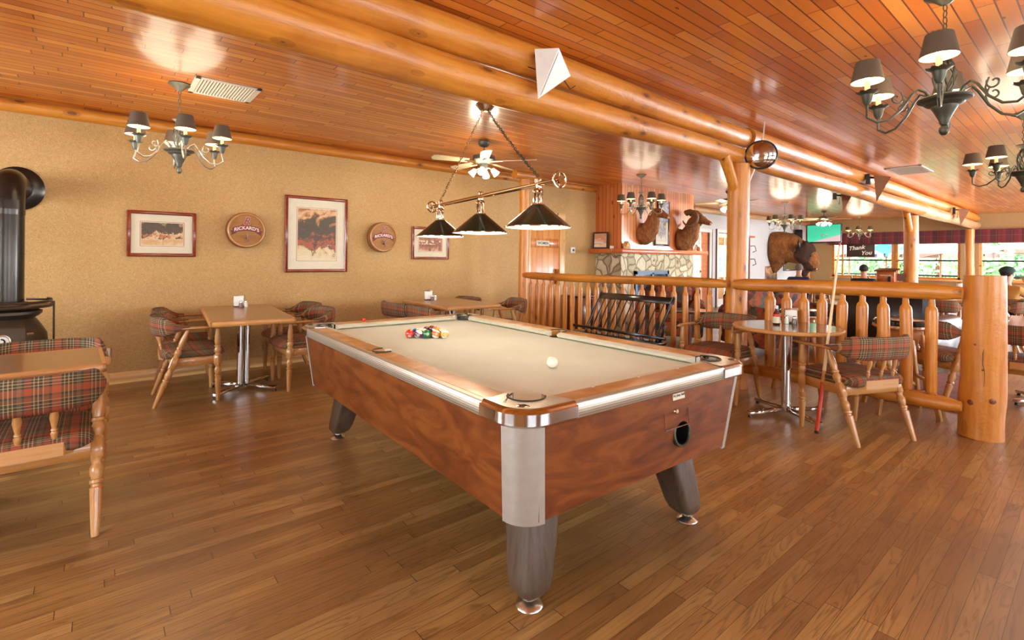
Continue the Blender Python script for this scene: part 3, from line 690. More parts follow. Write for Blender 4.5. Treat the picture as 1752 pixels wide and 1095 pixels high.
W3='chairs around the round table'
pchair(4.43,1.235,PI/2-.42,'tartan captain\'s chair with the cue leaning on it, back to the camera',W3)
pchair(4.63,2.40,PI-.02,'shaded tartan chair in front of the tall post, facing the pool table',W3)
W4='chairs beyond the fence'
pchair(6.15,1.05,-.5,'tartan chair just beyond the thick end post on its left side',W4)
pchair(6.25,.40,.05,'turned wood chair at the right frame edge beside the end post',W4)
# ================================================================ tables
def rect_table(label,loc,rz,lx,ly,nm='dining_table'):
    t=thing(nm,label,'table',loc,rz)
    B().box(-lx/2+.02,lx/2-.02,-ly/2+.02,ly/2-.02,.733,.755).o('table_top',M['tabletop'],t)
    b=B(); 
    for x0,x1,y0,y1 in ((-lx/2,lx/2,-ly/2,-ly/2+.022),(-lx/2,lx/2,ly/2-.022,ly/2),(-lx/2,-lx/2+.022,-ly/2,ly/2),(lx/2-.022,lx/2,-ly/2,ly/2)): b.box(x0,x1,y0,y1,.715,.7555,b=.005)
    b.o('table_edge',M['tableedge'],t)
    B().box(-.25,.25,-.25,.25,.70,.715).o('mounting_plate',M['blackmetal'],t)
    b=B()
    for a,c in ((-.03,-.03),(.03,-.03),(-.03,.03),(.03,.03)): b.tube([(a,c,.03),(a,c,.705)],.024,12)
    b.o('chrome_column',M['chrome'],t)
    for a in range(4):
        A=PI/4+a*PI/2; d=V(math.cos(A),math.sin(A),0); b=B().bar(d*.03+V(0,0,.05),d*.36+V(0,0,.035),.05,.028); f=b.o('base_foot',M['chrome'],t)
        B().tube([d*.345,d*.345+V(0,0,.024)],[.018,.012],10).o('glide',M['black'],f)
    return t
rect_table('brown laminate table against the wall under the large cattle print',(1.10,5.42,0),-.09,.66,1.55)
rect_table('brown laminate table in the far corner behind the pool lamps',(3.36,5.22,0),-.04,.76,1.12)
rect_table('brown laminate table cut by the left frame edge',(-.67,3.50,0),.03,1.4,.62)
rect_table('brown table at the right frame edge beyond the thick end post',(6.75,.30,0),.05,1.2,.65)
t=thing('round_table','round dark-topped table with chrome pedestal beside the fence','table',(4.48,1.74,0),.3)
B().lathe([(0,.752),(.40,.752)],None,48).o('table_top',plain('grey brown laminate','6E6050',.16,coat=.5,var=.1,sc=8),t)
B().lathe([(.40,.7525),(.415,.750),(.42,.742),(.418,.728),(.405,.72),(0,.72)],None,48).o('table_edge',M['tableedge'],t)
B().tube([(0,0,.03),(0,0,.72)],.036,18).o('chrome_column',M['chrome'],t)
for a in range(4):
    A=PI/4+a*PI/2; d=V(math.cos(A),math.sin(A),0); f=B().bar(d*.03+V(0,0,.05),d*.36+V(0,0,.035),.05,.028).o('base_foot',M['chrome'],t)
    B().tube([d*.345,d*.345+V(0,0,.024)],[.018,.012],10).o('glide',M['black'],f)
# condiments
def napkin(x,y,z,rz,label):
    o=thing('napkin_dispenser',label,'napkin dispenser',(x,y,z),rz,'napkin dispensers')
    B().box(-.052,.052,-.03,.03,.0,.125,b=.005).o('case',M['chromeworn'],o); B().box(-.045,.045,-.0335,-.030,.012,.115,b=.001).o('face_plate',M['paperw'],o)
def shaker(x,y,z,pep,label):
    o=thing('pepper_shaker' if pep else 'salt_shaker',label,'shaker',(x,y,z),0,'salt and pepper shakers')
    B().lathe([(0,0),(.02,0),(.021,.006),(.018,.04),(.015,.052),(0,.052)],None,12).o('jar',plain('pepper in glass' if pep else 'salt in glass','6A5440' if pep else 'E4DED0',.2),o)
    B().lathe([(.016,.05),(.017,.062),(.011,.072),(0,.074)],None,12).o('cap',M['chrome'],o)
napkin(1.17,5.98,.756,-.5,'white-faced napkin dispenser on the wall table under the large print'); shaker(1.22,5.93,.756,0,'salt shaker in front of the dispenser on the left wall table'); shaker(1.17,5.91,.756,1,'pepper shaker in front of the dispenser on the left wall table')
napkin(3.28,5.62,.756,-.5,'napkin dispenser on the far corner table'); shaker(3.34,5.55,.756,0,'salt shaker on the far corner table'); shaker(3.29,5.54,.756,1,'pepper shaker on the far corner table')
napkin(4.72,1.80,.753,-1.1,'napkin dispenser on the round table'); shaker(4.63,1.80,.753,0,'salt shaker beside the ketchup on the round table'); shaker(4.64,1.74,.753,1,'pepper shaker on the round table')
o=thing('ketchup_bottle','ketchup bottle with cream label on the round table','bottle',(4.50,1.83,.753))
B().lathe([(0,0),(.027,0),(.029,.004),(.029,.08),(.026,.095),(.014,.12),(.012,.14),(0,.14)],None,16).o('bottle',plain('dark red ketchup glass','4A1008',.08,coat=.5),o)
B().lathe([(.0293,.014),(.0297,.016),(.0297,.066),(.0293,.068)],None,16).o('bottle_label',M['mat'],o); B().lathe([(.0292,.07),(.0295,.085),(.026,.094)],None,16).o('neck_band',M['redp'],o)
B().lathe([(.0135,.136),(.0145,.138),(.0145,.16),(.006,.165),(0,.165)],None,14).o('cap',M['whiteplastic'],o)
# ================================================================ fence and posts
def post(name,label,x,y,h,r,seed=0,cat='post',wob=.05,seg=18,taper=0,bulge=0):
    o=thing(name,label,cat,(x,y,0)); pts=[];rs=[]
    for i in range(seg+1):
        z=h*i/seg; pts.append((.012*math.sin(z*3+seed),.012*math.cos(z*2.3+seed),z)); rs.append(r*(1-taper*i/seg)*(1+bulge*math.exp(-((z-.28)/.12)**2))*(1+wob*noise.noise(V(seed,0,z*2.5))))
    B().tube(pts,rs,22,jit=wob*.6).o('trunk',M['logz'],o,smooth=50); return o
p=post('end_post','thick cracked log post at the end of the fence','',5.08,.60,1.205,.128,1,'post',taper=.12,bulge=.1)if 0 else post('end_post','thick cracked log post at the end of the fence',5.07,.60,1.205,.132,1,taper=.10,bulge=.08)
b=B()
def pr_(z,a,k=1.0): r=.1325*(1-.10*z/1.205)*k; return V(r*math.cos(a),r*math.sin(a),z)
b.tube([pr_(.40+.8*k/24,3.34+.05*math.sin(k*.8)+.02*math.sin(k*2.3),.992) for k in range(25)],[.0008+.0022*min(1,k/10) for k in range(25)],6)
b.o('drying_crack',M['black'],p)
for a_,z_,s_ in ((2.75,.27,1.2),(3.75,.30,1.3),(3.6,.93,1),(2.95,.70,.5),(3.9,.66,.5),(3.3,.52,.45)):
    q=pr_(z_,a_,.99); B().lathe([(0,.0035),(.008,.003),(.015,.001),(.017,-.002)],TR(*q)@RZ(a_)@RY(PI/2)@Matrix.Scale(s_,4),14).o('knot',M['knot'],p)
p=post('tall_post','tall log post holding the beam beside the round table',5.05,2.44,2.285,.105,4)
for dy,sg in ((0,-1),(0,1)): pass
B().tube([(-.03,0,1.98),(-.30,0,2.34)],[.05,.055],12,jit=.05).o('brace',M['logz'],p); B().tube([(.03,0,1.98),(.30,0,2.34)],[.05,.055],12,jit=.05).o('brace',M['logz'],p)
p=post('wall_post','slender log post at the far left end of the fence',4.95,5.66,2.50,.075,9)
B().tube([(-.2,0,2.56),(.2,0,2.56)],.065,12,jit=.05).o('cap_log',M['logx'],p)
p=post('far_post','log post in front of the windows beneath the far beam',12.9,2.62,2.25,.125,12)
B().tube([(-.1,-.0,1.95),(-.42,0,2.36)],[.06,.065],12,jit=.05).o('brace',M['logz'],p); B().tube([(.1,0,1.95),(.42,0,2.36)],[.06,.065],12).o('brace',M['logz'],p)
post('far_post','pale log post between the two windows of the end wall',18.9,2.50,2.25,.10,15)
def fence(label,y0,y1,ys,r,rr,zt):
    o=thing('log_railing',label,'railing',(4.92,y0,0))
    seg=16; pts=[];rs=[]
    for i in range(seg+1):
        t=i/seg; y=(y1-y0)*t; e=min(t,1-t)*abs(y1-y0); pts.append((.008*math.sin(y*2),y,zt+.008*math.sin(y*1.7+1))); rs.append(rr*(1+.06*noise.noise(V(y,r*9,0)))*(.72+.28*min(1,e/.12)))
    B().tube(pts,rs,16,jit=.04).o('top_rail',M['logy'],o)
    pts=[];rs=[]
    for i in range(seg+1):
        t=i/seg; y=(y1-y0)*t; e=min(t,1-t)*abs(y1-y0); pts.append((0,y,.235+.008*math.sin(y*1.3))); rs.append(rr*.9*(1+.06*noise.noise(V(y,r*5,3)))*(.65+.35*min(1,max(0,(e-.05)/.05))))
    B().tube(pts,rs,14,jit=.04).o('bottom_rail',M['logy'],o)
    for i,y in enumerate(ys):
        z0=.26;z1=zt-.03;k=r*1.08*(1+.14*noise.noise(V(i*1.7,r*40,0))); w=.12
        zs=[(z0-.03,.5),(z0+.035,.52),(z0+.042,.88),(z0+.055,1),(.55,1.0+w*noise.noise(V(i*2.3,0,1))),(.72,1.02+w*noise.noise(V(i*2.3,0,5))),(z1-.115,1.02),(z1-.09,.9),(z1-.072,.55),(z1,.48)]
        ob=math.sin(i*5.1)*.008
        B().tube([(ob*math.sin(z*4),y-y0+ob*math.sin((z-.2)*5),z) for z,_ in zs],[k*q for _,q in zs],12,flat=.9).o('baluster',M['logz'],o)
    return o
yl=[2.67+.1397*k for k in range(21)]
fence('log fence with close-set balusters behind the black bench',2.47,5.62,yl,.031,.052,1.055)
yr=[2.058,1.912,1.766,1.619,1.465,1.318,1.171,1.023,.867]
fence('log fence with wide balusters behind the round table',.69,2.41,yr,.044,.062,1.068)
# ================================================================ beams
YBm=2.48
def beam(label,x0,x1,z,r0,r1,seed,y=YBm):
    o=thing('ceiling_beam',label,'beam',(x0,y,z),0,'stacked log beams'); seg=max(10,int((x1-x0)*3)); pts=[];rs=[]
    for i in range(seg+1):
        t=i/seg; x=(x1-x0)*t; pts.append((x,.012*math.sin(x*1.1+seed),.006*math.sin(x*1.7+seed))); rs.append((r0+(r1-r0)*t)*(1+.035*noise.noise(V(x*1.5,seed,0))))
    B().tube(pts,rs,20,jit=.03).o('log',M['logx'] if x0<8 else M['loglit'],o,smooth=60); return o
beam('lower log of the near beam above the pool table',-3.1,5.1,2.385,.135,.092,2)
beam('upper log of the near beam, touching the ceiling',-3.1,5.25,2.602,.125,.100,5)
beam('lower log of the beam between the tall post and the middle far post',5.12,13.0,2.385,.095,.12,8)
beam('upper log of the beam beyond the round mirror',5.27,19.7,2.610,.105,.105,11)
beam('lower log at the window end of the beam',13.02,19.7,2.385,.125,.11,14)
# ================================================================ light fittings
def chain(b,p0,p1,link=.03,r=.0022,w=.008,sag=0):
    p0=Vector(p0);p1=Vector(p1);L=(p1-p0).length;n=max(2,int(L/(link*.78)))
    for i in range(n):
        t=(i+.5)/n; c=p0.lerp(p1,t)+V(0,0,-sag*4*t*(1-t)); d=(p1-p0).normalized(); s=d.orthogonal().normalized() if i%2 else d.cross(d.orthogonal()).normalized()
        b.tube([c+d*math.cos(a)*link*.5+s*math.sin(a)*w for a in [2*PI*k/8 for k in range(8)]],r,5,closed=True)
def plight(name,loc,energy,col=(1,.83,.6),r=.12):
    l=bpy.data.lights.new(name,'POINT'); l.energy=energy; l.color=col; l.shadow_soft_size=r; o=bpy.data.objects.new(name,l); C.objects.link(o); o.location=loc; return o
def chandelier(label,x,y,kind,group,narm=6,R=.30,rot=.3):
    met,arm=(M['pewter'],M['armsilver']) if kind=='silver' else (M['iron'],M['iron'])
    c=thing('chandelier',label,'chandelier',(x,y,CZ),rot,group); c.scale=(1.08,1.08,1.12) if kind=='silver' else (1.15,1.15,1.13)
    B().lathe([(0,0),(.075,0),(.078,-.006),(.05,-.02),(.018,-.05),(0,-.055)],None,20).o('canopy',met,c)
    b=B(); chain(b,(0,0,-.05),(0,0,-.26),.034,.0025,.009); b.o('chain',met,c)
    b=B().lathe([(.006,-.255),(.045,-.262),(.05,-.268),(.02,-.285),(.014,-.30),(.014,-.31)],None,16); b.o('top_dish',met,c)
    # open cage column
    b=B()
    for k in range(8):
        a=2*PI*k/8; b.tube([(rr*math.cos(a+tw_),rr*math.sin(a+tw_),z) for rr,z,tw_ in ((.014,-.30,0),(.034,-.34,.35),(.042,-.39,.8),(.034,-.44,1.2),(.014,-.48,1.5))],.004,5)
        b.tube([(rr*math.cos(a+tw_),rr*math.sin(a+tw_),z) for rr,z,tw_ in ((.014,-.30,0),(.034,-.34,-.35),(.042,-.39,-.8),(.034,-.44,-1.2),(.014,-.48,-1.5))],.004,5)
    b.o('cage_column',met,c)
    B().lathe([(.014,-.475),(.05,-.480),(.098,-.486),(.102,-.492),(.098,-.499),(.072,-.506),(.074,-.514),(.068,-.520),(.050,-.526),(.048,-.534),(.042,-.545),(.030,-.57),(.020,-.592),(.018,-.605),(.012,-.615),(0,-.616)],None,22).o('center_body',met,c)
    B().sphere((0,0,-.638),.020,12,(1,1,1.25)).o('finial',met,c)
    for k in range(narm):
        a=2*PI*k/narm; d=V(math.cos(a),math.sin(a),0); u=V(0,0,1)
        b=B(); pr=[(.05,-.50),(.075,-.455),(.105,-.44),(.13,-.465),(.17,-.53),(.22,-.575),(.27,-.585),(.31,-.56),(R,-.515),(R,-.49)]
        b.tube([d*x+u*z for x,z in pr],.0058,8)
        sp=[]
        for q in range(14):
            th=q*.5; rr=.032*(1-q/17); sp.append(d*(.19+rr*math.cos(th+2.2))+u*(-.475+rr*math.sin(th+2.2)))
        b.tube([d*.165+u*-.52,d*.158+u*-.49]+sp,.004,6); b.o('arm',arm,c)
        cup=B().lathe([(.010,-.50),(.018,-.485),(.024,-.455),(.026,-.45),(.020,-.448)],TR(*(d*R)),14)
        n=30; rim=[(.046+.004*math.cos(2*PI*j/n*9)) for j in range(n)]
        vs=[(d*R)+V(.022*math.cos(2*PI*j/n),.022*math.sin(2*PI*j/n),-.452) for j in range(n)]+[(d*R)+V(rim[j]*math.cos(2*PI*j/n),rim[j]*math.sin(2*PI*j/n),-.437+.003*math.cos(2*PI*j/n*9)) for j in range(n)]
        cup.add(vs,[(j,(j+1)%n,n+(j+1)%n,n+j) for j in range(n)]); cup.o('candle_cup',met,c)
        s=B().lathe([(.0,-.45),(.0115,-.45),(.0115,-.385),(0,-.385)],TR(*(d*R)),10).o('candle_sleeve',M['candle'],c)
        B().sphere(tuple(d*R+u*-.360),.013,8,(1,1,1.7)).o('bulb',M['bulb'],s)
        sh=B().lathe([(.068,-.388),(.048,-.292),(.046,-.292),(.0665,-.388)],TR(*(d*R)),20).o('lamp_shade',M['shade'],c)
        B().lathe([(.066,-.3875),(.0465,-.293)],TR(*(d*R)),20).o('shade_lining',M['shadein'],sh)
    return c
chandelier('six-armed pewter chandelier hanging beside the white ceiling vent',.51,4.93,'silver','pewter chandeliers',rot=.54)
chandelier('six-armed pewter chandelier hanging in front of the cedar chimney',6.96,5.0,'silver','pewter chandeliers',rot=.1)
chandelier('six-armed pewter chandelier partly hidden behind the tall post',12.7,5.0,'silver','pewter chandeliers',rot=.8)
chandelier('small distant chandelier in front of the valance and Thank You sign',18.3,5.0,'silver','pewter chandeliers',rot=.2)
chandelier('large dark iron chandelier at the top right corner, nearest the camera',3.43,.56,'iron','dark iron chandeliers',R=.31,rot=.105)
chandelier('dark iron chandelier cut by the right frame edge below the large one',6.74,.52,'iron','dark iron chandeliers',R=.31,rot=.6)
CH=[(.51,4.93),(6.96,5.0),(12.7,5.0),(18.3,5.0),(3.43,.56),(6.74,.52)]
for x,y in CH: plight('chandelier_light',(x,y,CZ-.42),6 if x==6.96 else 12,r=.36)
def fan(label,x,y,rot,blades=5):
    c=thing('ceiling_fan',label,'ceiling fan',(x,y,CZ),rot,'ceiling fans')
    B().lathe([(0,0),(.07,0),(.066,-.03),(.045,-.055),(.02,-.06)],None,20).o('canopy',M['pewter'],c)
    B().tube([(0,0,-.05),(0,0,-.16)],.011,10).o('downrod',M['pewter'],c)
    B().lathe([(.02,-.15),(.09,-.155),(.135,-.17),(.14,-.22),(.10,-.25),(.05,-.262),(.05,-.30),(.045,-.33),(0,-.335)],None,26).o('motor_housing',M['pewter'],c)
    for k in range(blades):
        a=2*PI*k/blades; Mx=RZ(a)@TR(0,0,-.235)@RX(.2)
        pl=[(.2,-.055),(.6,-.068),(.64,-.05),(.655,0),(.64,.05),(.6,.068),(.2,.055)]
        bl=B().prism(pl,-.004,.004,Mx).o('blade',M['cream'],c)
        B().box(.10,.24,-.022,.022,-.008,-.002,Mx).o('blade_bracket',M['brasschrome'],bl)
    for k in range(4):
        a=2*PI*k/4+.4; d=V(math.cos(a),math.sin(a),0)
        B().tube([V(0,0,-.31),d*.07+V(0,0,-.315),d*.10+V(0,0,-.335)],.009,8).o('light_arm',M['brasschrome'],c)
        Ms=TR(*(d*.10+V(0,0,-.33)))@RZ(a)@RY(PI-.75)
        B().lathe([(.012,0),(.026,.012),(.034,.05),(.045,.09),(.043,.09),(.03,.05),(.01,.015)],Ms,16).o('tulip_shade',M['glassbulb'],c)
    return c
fan('cream-bladed ceiling fan with lit glass shades behind the billiard lamp',3.62,4.90,.35)
fan('ceiling fan hidden behind the tall post, one blade tip showing',9.9,4.97,.75)
fan('distant ceiling fan with lit shades above the television',15.6,5.1,.1)
plight('fan_light',(3.62,4.9,CZ-.42),20,r=.15); plight('fan_light',(9.9,4.97,CZ-.42),15,r=.15); plight('fan_light',(15.6,5.1,CZ-.42),15,r=.15)
# billiard lamp
S=[V(1.83,1.98,1.47),V(1.91,2.62,1.465),V(1.965,3.20,1.46)]
bl=thing('billiard_lamp','three-shade billiard lamp on a polished bar over the pool table','lamp',(1.93,2.60,2.295),0)
off=V(1.93,2.60,2.295)
def L_(v): return Vector(v)-off
bz=.235
d=(S[2]-S[0]).normalized(); e0=S[0]+V(0,0,bz)-d*.17; e1=S[2]+V(0,0,bz)+d*.14
B().lathe([(0,.01),(.062,.01),(.066,0),(.055,-.012),(.04,-.03),(0,-.035)],None,24).o('canopy',M['chrome'],bl)
B().tube([L_(e0),L_(e1)],.0135,16).o('bar',M['brasschrome'],bl)
for e,s_ in ((e0,-1),(e1,1)):
    b=B(); q=L_(e)+d*s_*.01; Mx=Matrix.Translation(q)@d.to_track_quat('Z','Y').to_matrix().to_4x4()
    b.lathe([(.0,-.012),(.018,-.012),(.02,0),(.0,.012)],Mx,16)
    b.tube([Mx@V(.04*math.cos(2*PI*k/24),.04*math.sin(2*PI*k/24),0) for k in range(24)],.006,8,closed=True)
    for k in range(4): b.tube([Mx@V(.012*math.cos(k*PI/2),.012*math.sin(k*PI/2),0),Mx@V(.038*math.cos(k*PI/2),.038*math.sin(k*PI/2),0)],.003,6)
    b.o('end_ornament',M['brasschrome'],bl)
for i,s in enumerate(S):
    q=L_(s)
    b=B().lathe([(.016,.21),(.018,.22),(.018,.262),(.014,.272),(0,.274)],TR(*q),16)
    b.lathe([(.016,.215),(.028,.205),(.030,.198),(.012,.19),(.01,.16)],TR(*q),16)
    for k in range(5):
        a=2*PI*k/5; b.tube([q+V(.022*math.cos(a),.022*math.sin(a),z) for z in (.20,.185,.165,.15,.135)],[.006,.009,.006,.009,.006],8)
    b.lathe([(.012,.20),(.012,.13),(.035,.128),(.038,.118),(.034,.112)],TR(*q),18)
    b.o('socket_column',M['brasschrome'],bl)
    sh=B().lathe([(.036,.122),(.042,.118),(.172,.010),(.178,.004),(.180,.0),(.176,.0),(.168,.006),(.036,.117)],TR(*q),36).o('lamp_shade',M['green'],bl)
    B().lathe([(.036,.114),(.168,.004),(.176,-.001)],TR(*q),36).o('shade_lining',M['inwhite'],sh)
    B().tube([q+V(.1805*math.cos(2*PI*k/36),.1805*math.sin(2*PI*k/36),0) for k in range(36)],.003,6,closed=True).o('shade_rim',M['brasschrome'],sh)
    B().sphere(tuple(q+V(0,0,.05)),.028,12).o('bulb',M['bulb'],sh)
    plight('billiard_light',s+V(0,0,.03),5.5,(1,.93,.82),.03)
for i in (0,2):
    b=B(); top=V(.02 if i==0 else -.02,0,-.03); chain(b,top,L_(S[i]+V(0,0,.275)),.026,.0022,.0075,sag=.015); b.tube([top.lerp(L_(S[i]+V(0,0,.275)),t)+V(.006*math.sin(t*30),.006*math.cos(t*30),-.06*t*(1-t)) for t in [k/30 for k in range(31)]],.0022,5)
    b.o('chain',M['brasschrome'] if i else M['iron'],bl)
# ================================================================ ceiling vents
def vent(label,x0,x1,y0,y1,n=14):
    o=thing('ceiling_vent',label,'vent',((x0+x1)/2,(y0+y1)/2,CZ),0,'ceiling vents'); w=(x1-x0)/2;h=(y1-y0)/2
    b=B(); b.box(-w,w,-h,-h+.035,-.012,0,b=.003); b.box(-w,w,h-.035,h,-.012,0,b=.003); b.box(-w,-w+.04,-h,h,-.012,0,b=.003); b.box(w-.04,w,-h,h,-.012,0,b=.003); b.o('frame',M['whitem'],o)
    B().box(-w+.03,w-.03,-h+.03,h-.03,-.002,-.001).o('backing',M['iron'],o)
    b=B()
    for k in range(n):
        x=-w+.05+(2*w-.1)*k/(n-1); b.box(-.008,.008,-h+.034,h-.034,-.001,.001,TR(x,0,-.008)@RY(.9))
    b.o('louvre_slats',M['whitem'],o)
vent('white louvred ceiling vent beside the left chandelier',.58,1.06,4.60,5.08,18)
vent('pale ceiling vent beyond the beam above the second triangular speaker',9.2,10.0,1.75,2.2,12)
# ================================================================ wedge speakers, mirror
def wedge(label,x,y,z,s,mat,rz=0):
    o=thing('corner_speaker',label,'speaker',(x,y,z),rz,'wedge speakers on the beam')
    # tetrahedral cabinet: top edge near ceiling, apex pointing down
    v=[(-.17,.06,.13),(.20,.05,.02),(-.10,-.12,.10),(-.16,.03,-.24)]
    v=[(a*s,b_*s,c*s) for a,b_,c in v]
    B().add(v,[(0,2,1),(0,3,2),(2,3,1),(0,1,3)]).o('cabinet',mat,o,smooth=10)
    b=B(); ins=lambda A,Bv,Cv:[tuple((Vector(p)*.86+ (Vector(A)+Vector(Bv)+Vector(Cv))/3*.14+ (Vector(Bv)-Vector(A)).cross(Vector(Cv)-Vector(A)).normalized()*.004)) for p in (A,Bv,Cv)]
    b.add(ins(v[2],v[3],v[1]),[(0,1,2)]); b.o('grille',mat,o)
    b=B().tube([(-.13*s,.05*s,.10*s),(-.10*s,.16,.12*s)],.014,8); b.box(-.16*s,-.06*s,.12,.17,.02,.16*s); b.o('bracket',M['blackmetal'],o)
    B().tube([(.02*s,.06,.11*s),(.10*s,.09,.08*s),(.20*s,.10,-.0),(.28*s,.11,-.04),(.35*s,.12,.0)],.004,6).o('cable',M['iron'],o)
wedge('white wedge-shaped speaker on the near beam above the billiard lamp',2.25,2.27,2.51,.86,M['whitem'])
brown=plain('brown speaker grille','8A5A34',.7)
wedge('brown wedge-shaped speaker on the far beam past the round mirror',9.15,2.22,2.46,1.1,brown,.1); wedge('smallest brown wedge speaker near the window end of the beam',15.6,2.2,2.42,1.1,brown,.1)
wedge('brown wedge speaker hanging behind the beam, only its tip showing',9.7,2.85,2.33,.8,brown,.2)
o=thing('convex_mirror','round convex security mirror with black rim in front of the tall post','mirror',(5.13,2.25,2.37),0,rot=(0,0,-1.15)); o.scale=(1.15,1.15,1.15)
Mx=RX(PI/2)@RX(-.1)
B().lathe([(0,.055),(.05,.052),(.09,.038),(.118,.012),(.122,0)],Mx,32).o('mirror_dome',M['chrome'],o)
B().tube([Mx@V(.125*math.cos(2*PI*k/36),.125*math.sin(2*PI*k/36),0) for k in range(36)],.008,8,closed=True).o('rim',M['black'],o)
B().lathe([(0,-.004),(.122,-.004),(.122,0)],Mx,32).o('back_plate',M['blackmetal'],o)
B().tube([(0,.01,.1),(.02,.06,.2),(.03,.08,.34)],.006,8).o('bracket',M['whitem'],o)
# ================================================================ pictures and barrels
def paint(nm,stops,sc=(6,6,9),fig=None,dist=1.2,zs=1.2):
    t=NT(nm); n=t.noise(t.scale(sc),1,5,.65,dist); X=t.xyz(); f=t.M('ADD',t.M('MULTIPLY',t.M('SUBTRACT',n,.5),1.1),t.M('ADD',.5,t.M('MULTIPLY',X[2],zs))); col=t.ramp(f,stops)
    if fig:
        n2=t.voro(t.scale((26,1,26)),1.)[0]; band=t.M('MULTIPLY',t.M('LESS_THAN',n2,.42),t.M('MULTIPLY',t.M('GREATER_THAN',X[2],fig[0]),t.M('LESS_THAN',X[2],fig[1])))
        col=t.mix(t.M('MULTIPLY',band,.85),col,fig[2])
    return t.set(col,.45)
def picture(label,cx_,cz,w,h,mat,art,fw=.035,mt=.085,y=YB,group='framed prints on the tan wall',fm='frame',gl=True,name='framed_picture'):
    o=thing(name,label,'picture',(cx_,y,cz),0,group); d=.028
    b=B().box(-w/2,w/2,-d,0,h/2-fw,h/2,b=.006); b.box(-w/2,w/2,-d,0,-h/2,-h/2+fw,b=.006); b.box(-w/2,-w/2+fw,-d-.001,0,-h/2,h/2,b=.006); b.box(w/2-fw,w/2,-d-.001,0,-h/2,h/2,b=.006)
    b.o('frame',M[fm+'x'] if fm!='black' else M['blackgloss'],o)
    b=B().box(-w/2+fw*.8,w/2-fw*.8,-.012,-.004,-h/2+fw*.8,h/2-fw*.8); b.o('mat_board',M['mat'],o)
    if mt>.02:
        a,c=w/2-fw-mt*.9,h/2-fw-mt*.9; b=B(); 
        for q in ((-a,a,c,c+.004),(-a,a,-c-.004,-c),(-a-.004,-a,-c,c),(a,a+.004,-c,c)): b.box(q[0],q[1],-.0135,-.012,q[2],q[3])
        b.o('inner_line',plain('rust line','B05A30',.7),o)
    B().box(-w/2+fw+mt,w/2-fw-mt,-.0145,-.012,-h/2+fw+mt,h/2-fw-mt).o('print',art,o)
    return o
a1=paint('print of riders by trees',[(.2,'D8BC8C'),(.36,'C89A5E'),(.46,'D8BC90'),(.5,'5A4226'),(.72,'46341C'),(.8,'A88A5C'),(.9,'4E3A22')],(5,1,7),(-.05,.01,'B8703A'),1.2,2.4)
a2=paint('print of cattle drive at sunset',[(.0,'D8C8A0'),(.24,'C8AC7C'),(.30,'5A3A20'),(.38,'B0582A'),(.45,'6A4024'),(.52,'4A3A22'),(.68,'4E4024'),(.76,'B07038'),(.86,'D8B080'),(1.,'A86434')],(5,1,6),(-.16,-.05,'A84C20'),1.2,1.35)
a3=paint('print of rider in autumn grass',[(.2,'D0B080'),(.4,'A85A2C'),(.5,'6A4020'),(.62,'B06A38'),(.8,'7A4A26')],(8,1,8),(-.02,.04,'D8C4A0'),1.2,2.)
picture('wide framed print of riders by trees, leftmost on the tan wall',.52,1.525,.60,.475,None,a1)
picture('tall framed cattle print, the largest on the tan wall',2.12,1.58,.775,.945,None,a2,fw=.038,mt=.115)
picture('small framed print partly behind the left billiard lamp shade',3.76,1.515,.62,.47,None,a3)
